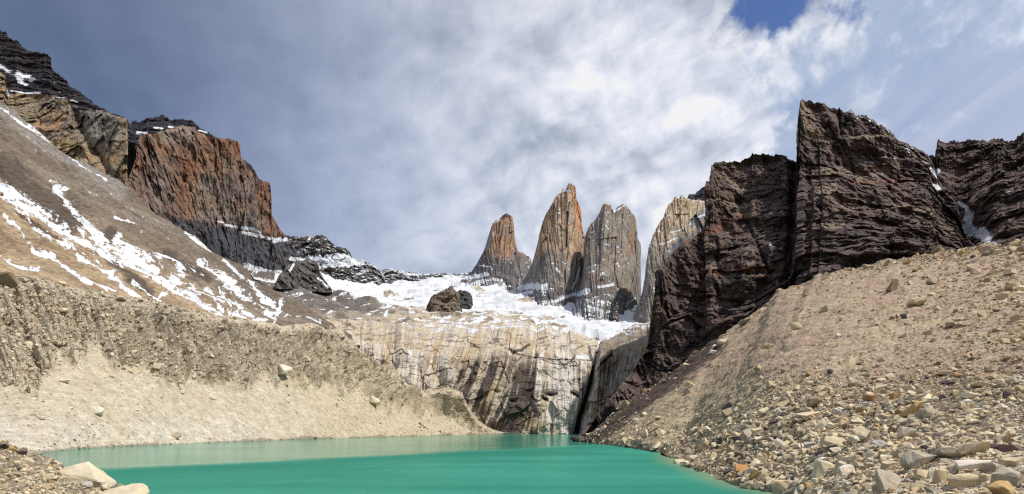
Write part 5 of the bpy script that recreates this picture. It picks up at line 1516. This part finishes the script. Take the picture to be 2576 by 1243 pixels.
BOULD = [
    # left side
    (222, 1202, 134, 'pale', 'long pale boulder lying at the water on the lower left point', 0.40, 0.6, -0.32),
    (318, 1240, 88, 'pale', 'cream boulder cut off by the bottom edge, right of the long pale one', 0.4, 0.7, 0.25, None, 'boulder', 'boulder', 3, 0.4),
    (222, 1217, 22, 'blue', 'small bluish-white block in front of the long pale boulder', 0.7),
    (18, 705, 40, 'brown', 'big dark-sided boulder perched on the moraine crest at the left edge', 0.95),
    (60, 698, 24, 'tan', 'flat tan slab beside the dark-sided boulder on the moraine crest', 0.4),
    (83, 866, 28, 'pale', 'whitish boulder jutting from the eroded moraine wall at the left', 0.75),
    (246, 1034, 28, 'white', 'white wedge-shaped boulder alone on the smooth left debris cone', 0.62),
    (447, 1093, 34, 'pale', 'slender pale slab just above the left waterline', 0.45, 0.5, -0.4),
    (162, 957, 26, 'pale', 'thin pale slab high on the left debris cone under the eroded wall', 0.4, 0.6, -0.4),
    (713, 932, 46, 'white', 'broad whitish boulder set in the middle of the moraine slope', 0.58),
    (949, 1008, 26, 'pale', 'squat pale boulder near the lower right of the moraine slope', 0.9),
    (402, 922, 24, 'pale', 'pale block wedged in a dark gully of the moraine', 0.6),
    (327, 925, 22, 'tan', 'tan slab at the upper edge of the debris cone, left of the dark gully', 0.5, 0.6, -0.4),
    (75, 978, 20, 'brown', 'dark lump at the foot of the eroded moraine wall', 0.9),
    (5, 1121, 26, 'dark', 'black rounded stone at the left edge of the pebble shore', 0.7),
    (32, 1124, 26, 'ochre', 'flat ochre stone next to the black one on the pebble shore', 0.45),
    (54, 1136, 20, 'purple', 'dark violet-grey stone below the flat ochre one on the pebble shore', 0.6),
    (160, 708, 18, 'tan', 'small tan block on the moraine crest below the snow streaks', 0.5), (305, 752, 22, 'brown', 'flat brown slab just under the moraine crest', 0.35),
    (145, 862, 22, 'tan', 'tan slab sticking out beside a gully at the far left of the moraine', 0.5), (160, 778, 24, 'tan', 'broad flat tan stone under the moraine crest at left', 0.4),
    (105, 1050, 20, 'pale', 'low pale stone on the greyer left debris cone', 0.4),
    # right slope
    (2249, 722, 34, 'brown', 'squarish brown boulder standing high on the right slope', 0.85), (2307, 762, 40, 'pale', 'pale flat-topped slab on the upper right slope', 0.5), (2272, 797, 15, 'dark', 'round black stone on the upper right slope', 0.85),
    (2262, 794, 15, 'tan', 'small tan stone touching the round black one on the slope', 0.8), (2544, 722, 34, 'tan', 'wide tan boulder near the right edge, high on the slope', 0.5), (2517, 753, 24, 'tan', 'rounded tan boulder just below the wide one near the right edge', 0.75), (2569, 760, 26, 'tan', 'tan boulder on the right edge of the frame, high on the slope', 0.5),
    (2267, 842, 22, 'grey', 'grey half-buried stone in the middle of the right slope', 0.6), (2540, 680, 30, 'pale', 'pale slab near the bank crest close to the right edge', 0.45), (2455, 682, 22, 'tan', 'tan stone on the bank crest above the slope', 0.6), (2300, 705, 30, 'pale', 'low pale slab right of the squarish brown boulder', 0.45),
    (2110, 840, 14, 'white', 'little white stone on the middle of the right slope', 0.6), (2118, 800, 12, 'pale', 'small pale stone above the little white one on the slope', 0.8), (1960, 800, 16, 'white', 'white stone near the left rim of the right slope', 0.7), (2000, 816, 28, 'tan', 'tan boulder near the left rim of the right slope', 0.55),
    (1813, 857, 30, 'pale', 'upper block of the pale trio under the dark cliff', 0.45, 0.6, 0.5), (1795, 869, 24, 'pale', 'middle block of the pale trio under the dark cliff', 0.5, 0.6, 0.5), (1788, 882, 20, 'white', 'lowest block of the pale trio under the dark cliff', 0.55), (1868, 807, 18, 'brown', 'brown stone at the top of the bank against the dark cliff', 0.6),
    (1733, 965, 30, 'tan', 'lone tan slab tilted on the smooth part of the right slope', 0.4, 0.5, 0.6), (1674, 1084, 22, 'white', 'whitish stone low on the far part of the right bank', 0.6), (1777, 1064, 12, 'dark', 'small black stone on the lower right bank', 0.8),
    (1902, 967, 26, 'grey', 'grey-brown block at the upper edge of the boulder apron', 0.6), (1980, 960, 18, 'pale', 'pale stone near the upper edge of the boulder apron', 0.5),
    # boulder apron
    (2147, 964, 24, 'pale', 'rounded pale boulder at the top of the boulder apron', 0.75), (2178, 930, 20, 'pale', 'pale triangular stone on the slope above the apron', 0.7), (2377, 936, 30, 'tan', 'flat tan slab alone above the right side of the apron', 0.35), (2472, 967, 42, 'tan', 'broad tan slab at the upper right of the apron', 0.35), (2520, 962, 26, 'pale', 'pale standing slab right of the broad tan one', 0.6),
    (2054, 1017, 38, 'brown', 'squarish pink-brown boulder in the upper left of the apron', 0.72), (2034, 1043, 66, 'tan', 'long low tan slab in front of the squarish pink-brown boulder', 0.25, 0.45), (2302, 1031, 58, 'ochre', 'big ochre-yellow boulder in the middle of the apron', 0.58), (2347, 1046, 54, 'grey', 'grey boulder leaning against the ochre-yellow one', 0.45),
    (2189, 1003, 34, 'rust', 'rusty brown block in the upper middle of the apron', 0.5), (2252, 1000, 22, 'rust', 'smaller rusty square block right of the rusty brown one', 0.75), (2100, 994, 12, 'orange', 'small orange brick-like stone in the upper apron', 0.5), (2442, 1018, 46, 'tan', 'tan boulder with a pointed top at the right of the apron', 0.5), (2440, 998, 40, 'pale', 'pale slab behind the pointed tan boulder', 0.4),
    (2350, 1010, 30, 'pale', 'pale slanting slab left of the pointed tan boulder', 0.6), (2555, 996, 42, 'dark', 'jagged black rock at the right edge of the apron', 0.45), (2167, 1087, 38, 'tan', 'tall notched tan boulder in the centre of the apron', 0.95), (2102, 1118, 66, 'tan', 'flat-topped block with a reddish face in the lower apron', 0.42), (2101, 1137, 26, 'pale', 'triangular pale stone leaning on the flat-topped block', 0.85),
    (2072, 1136, 32, 'purple', 'dark purple stone under the flat-topped block', 0.5), (2148, 1108, 28, 'pale', 'pale pointed stone right of the flat-topped block', 0.7), (2279, 1096, 32, 'white', 'tall whitish stone with a concave face in the apron', 0.95), (2272, 1077, 28, 'purple', 'crumbly violet-grey stone above the tall whitish one', 0.45),
    (2332, 1080, 32, 'grey', 'dark-faced grey slab in the right middle of the apron', 0.4), (2430, 1080, 36, 'grey', 'grey slab with a shaded face at the right of the apron', 0.35), (2312, 1162, 62, 'grey', 'large square grey boulder with a smooth front face near the bottom', 0.82), (2332, 1132, 28, 'dark', 'black slab behind the large square grey boulder', 0.5), (2342, 1126, 13, 'ochre', 'thin upright ochre wedge beside the black slab', 1.7),
    (2404, 1150, 80, 'grey', 'long grey boulder with a rounded back right of the large square one', 0.38, 0.6, -0.25), (2447, 1132, 62, 'tan', 'big slanting tan block above the long grey boulder', 0.55, 0.7, 0.2), (2375, 1126, 46, 'tan', 'brownish slab between the black one and the big slanting block', 0.5), (2447, 1172, 68, 'white', 'pale grey marbled boulder at the lower right', 0.42),
    (2512, 1130, 44, 'purple', 'long black-purple rock lying behind the lower right boulders', 0.4), (2548, 1135, 48, 'purple', 'purple-brown rock near the right edge', 0.55), (2460, 1120, 14, 'tan', 'small pointed tan stone in front of the long black-purple rock', 1.3), (2500, 1178, 44, 'grey', 'rounded grey boulder near the right edge, below the purple rock', 0.6), (2550, 1166, 54, 'tan', 'layered tan boulder against the right edge', 0.6),
    (2244, 1220, 56, 'grey', 'biggest smooth grey boulder at the bottom edge', 1.0, 0.9), (2427, 1218, 64, 'tan', 'pitted tan boulder at the bottom right', 0.68), (2537, 1212, 78, 'grey', 'massive blue-grey boulder in the bottom right corner', 0.62), (2522, 1238, 72, 'ochre', 'yellowish boulder cut off by the bottom edge at the right corner', 0.5), (2369, 1205, 36, 'tan', 'rounded faceted tan boulder left of the pitted one', 1.1),
    (2349, 1203, 28, 'pale', 'tall pale block with a bright top left of the rounded faceted one', 1.5), (2324, 1200, 44, 'tan', 'cracked tan block right of the biggest smooth grey boulder', 0.6), (2480, 1212, 42, 'tan', 'mottled tan boulder between the pitted and the blue-grey ones', 0.7), (2129, 1196, 36, 'white', 'pale upright boulder in the left of the bottom rocks', 1.05),
    (2070, 1185, 40, 'pale', 'tall split pale boulder near the water side of the bottom rocks', 1.0), (2115, 1185, 24, 'pale', 'narrow leaning pale stone beside the tall split boulder', 1.3), (1974, 1117, 38, 'white', 'whitish flat-faced boulder on the apron above the shore', 0.55), (2037, 1120, 28, 'blue', 'bluish-grey stone on the apron left of the flat-topped block', 0.6), (1972, 1234, 62, 'tan', 'broad tan block at the water by the bottom edge', 0.55),
    (2182, 1230, 28, 'pale', 'square pale block at the bottom edge', 1.0), (2208, 1232, 24, 'pale', 'narrow pale block beside the square one at the bottom edge', 1.2), (2195, 1150, 30, 'pale', 'pale diamond-shaped stone in the lower middle', 0.8), (2160, 1232, 18, 'tan', 'small tan block left of the square pale one', 0.8), (2260, 1140, 30, 'grey', 'leaning grey slab left of the black slab', 0.8), (2226, 1140, 26, 'tan', 'tan cube-shaped stone near the leaning grey slab', 0.8),
    (2210, 1122, 28, 'blue', 'bluish faceted stone in the lower middle', 0.8), (2020, 1212, 34, 'tan', 'tan wedge in the pile near the bottom left of the bank', 0.5), (2036, 1225, 26, 'ochre', 'yellow-tan wedge by the bottom edge', 0.6), (2144, 1222, 20, 'blue', 'bluish small block by the bottom edge', 0.6),
    # along the water
    (1868, 1175, 36, 'orange', 'bright orange block on the shore', 0.5), (1898, 1200, 24, 'ochre', 'tall ochre stone standing on the shore', 1.4), (1884, 1222, 36, 'tan', 'tan block at the waterline below the tall ochre stone', 0.6), (1909, 1223, 26, 'tan', 'cube-like tan block at the waterline', 0.85), (1855, 1210, 22, 'tan', 'small tan boulder at the waterline left of the tall ochre stone', 0.75),
    (1704, 1164, 30, 'pale', 'pale block on the tip of the little headland', 0.6), (1722, 1166, 26, 'pale', 'second pale block behind the tip of the little headland', 0.5), (1745, 1146, 24, 'pale', 'whitish stone above the little headland', 0.6), (1880, 1094, 30, 'grey', 'smooth grey boulder above the dark gully of the bank', 0.75), (1850, 1097, 22, 'tan', 'tan boulder left of the smooth grey one', 0.85),
    (1770, 1120, 30, 'tan', 'tan block by the dark gully near the shore', 0.7), (1795, 1116, 18, 'pale', 'pale block right of the tan one by the dark gully', 0.7), (1938, 1107, 18, 'blue', 'little bluish stone on the apron edge above the shore', 0.7), (1935, 1168, 34, 'tan', 'yellowish slab lying above the shore right of the orange block', 0.45), (1890, 1183, 30, 'blue', 'grey-green slab under the orange block', 0.5),
    (1962, 1170, 42, 'pale', 'pale broken block on the bank right of the yellowish slab', 0.55), (1830, 1183, 26, 'dark', 'dark tilted stone just above the waterline', 0.6), (1800, 1143, 24, 'dark', 'black streaky rock on the bank above the shore', 0.4)]
for b in BOULD:
    boulder(*b)

# the many that nothing tells apart: nearest and largest first
SET = [('apron_boulder', 92, lambda r: (r.uniform(1900, 2570), r.uniform(1060, 1240)), (15, 30), 'angular stone in the dense boulder pile of the lower right corner', 'boulders piled in the lower right corner', [('tan', 5), ('pale', 4), ('grey', 3), ('white', 1)]),
       ('apron_boulder', 50, lambda r: (r.uniform(1960, 2570), r.uniform(940, 1060)), (12, 21), 'angular stone strewn over the flatter upper part of the right apron', 'stones strewn over the upper apron', [('tan', 5), ('pale', 5), ('grey', 2)])]
for nm, cnt, f, (s0, s1), lab, grp, mixw in SET:
    r = random.Random(cnt)
    done = 0
    placed = [(b[0], b[1], b[2]) for b in BOULD]
    tries = 0
    while done < cnt and tries < 4000:
        tries += 1
        x, y = f(r)
        if y < ip(x, [(1900, 1060), (1960, 980), (2080, 935), (2576, 960)]) or y > ip(x, R_SHORE + [(2100, 1300)]) - 8:
            continue
        s = s0 + (s1 - s0) * r.random() ** 2
        if y > 1130 and x > 2050:
            s *= 1.6
        if any(abs(x - q[0]) < 0.42 * (s + q[2]) and abs(y - q[1]) < 0.3 * (s + q[2]) for q in placed):
            continue
        placed.append((x, y, s))
        cc = r.choices([m[0] for m in mixw], [m[1] for m in mixw])[0]
        boulder(x, y, s, cc, lab, r.uniform(0.5, 0.85), r.uniform(0.6, 1.0), r.uniform(-0.3, 0.3), grp)
        done += 1
r = random.Random(5)
for k in range(16):
    x = r.uniform(1700, 1930)
    y = float(ip(x, R_SHORE)) - r.uniform(3, 9)
    boulder(x, y, r.uniform(10, 17), r.choice(['tan', 'tan', 'pale', 'grey']), 'small stone of the row lining the waterline on the right shore', 0.65, 0.8, 0, 'stones lining the right waterline')
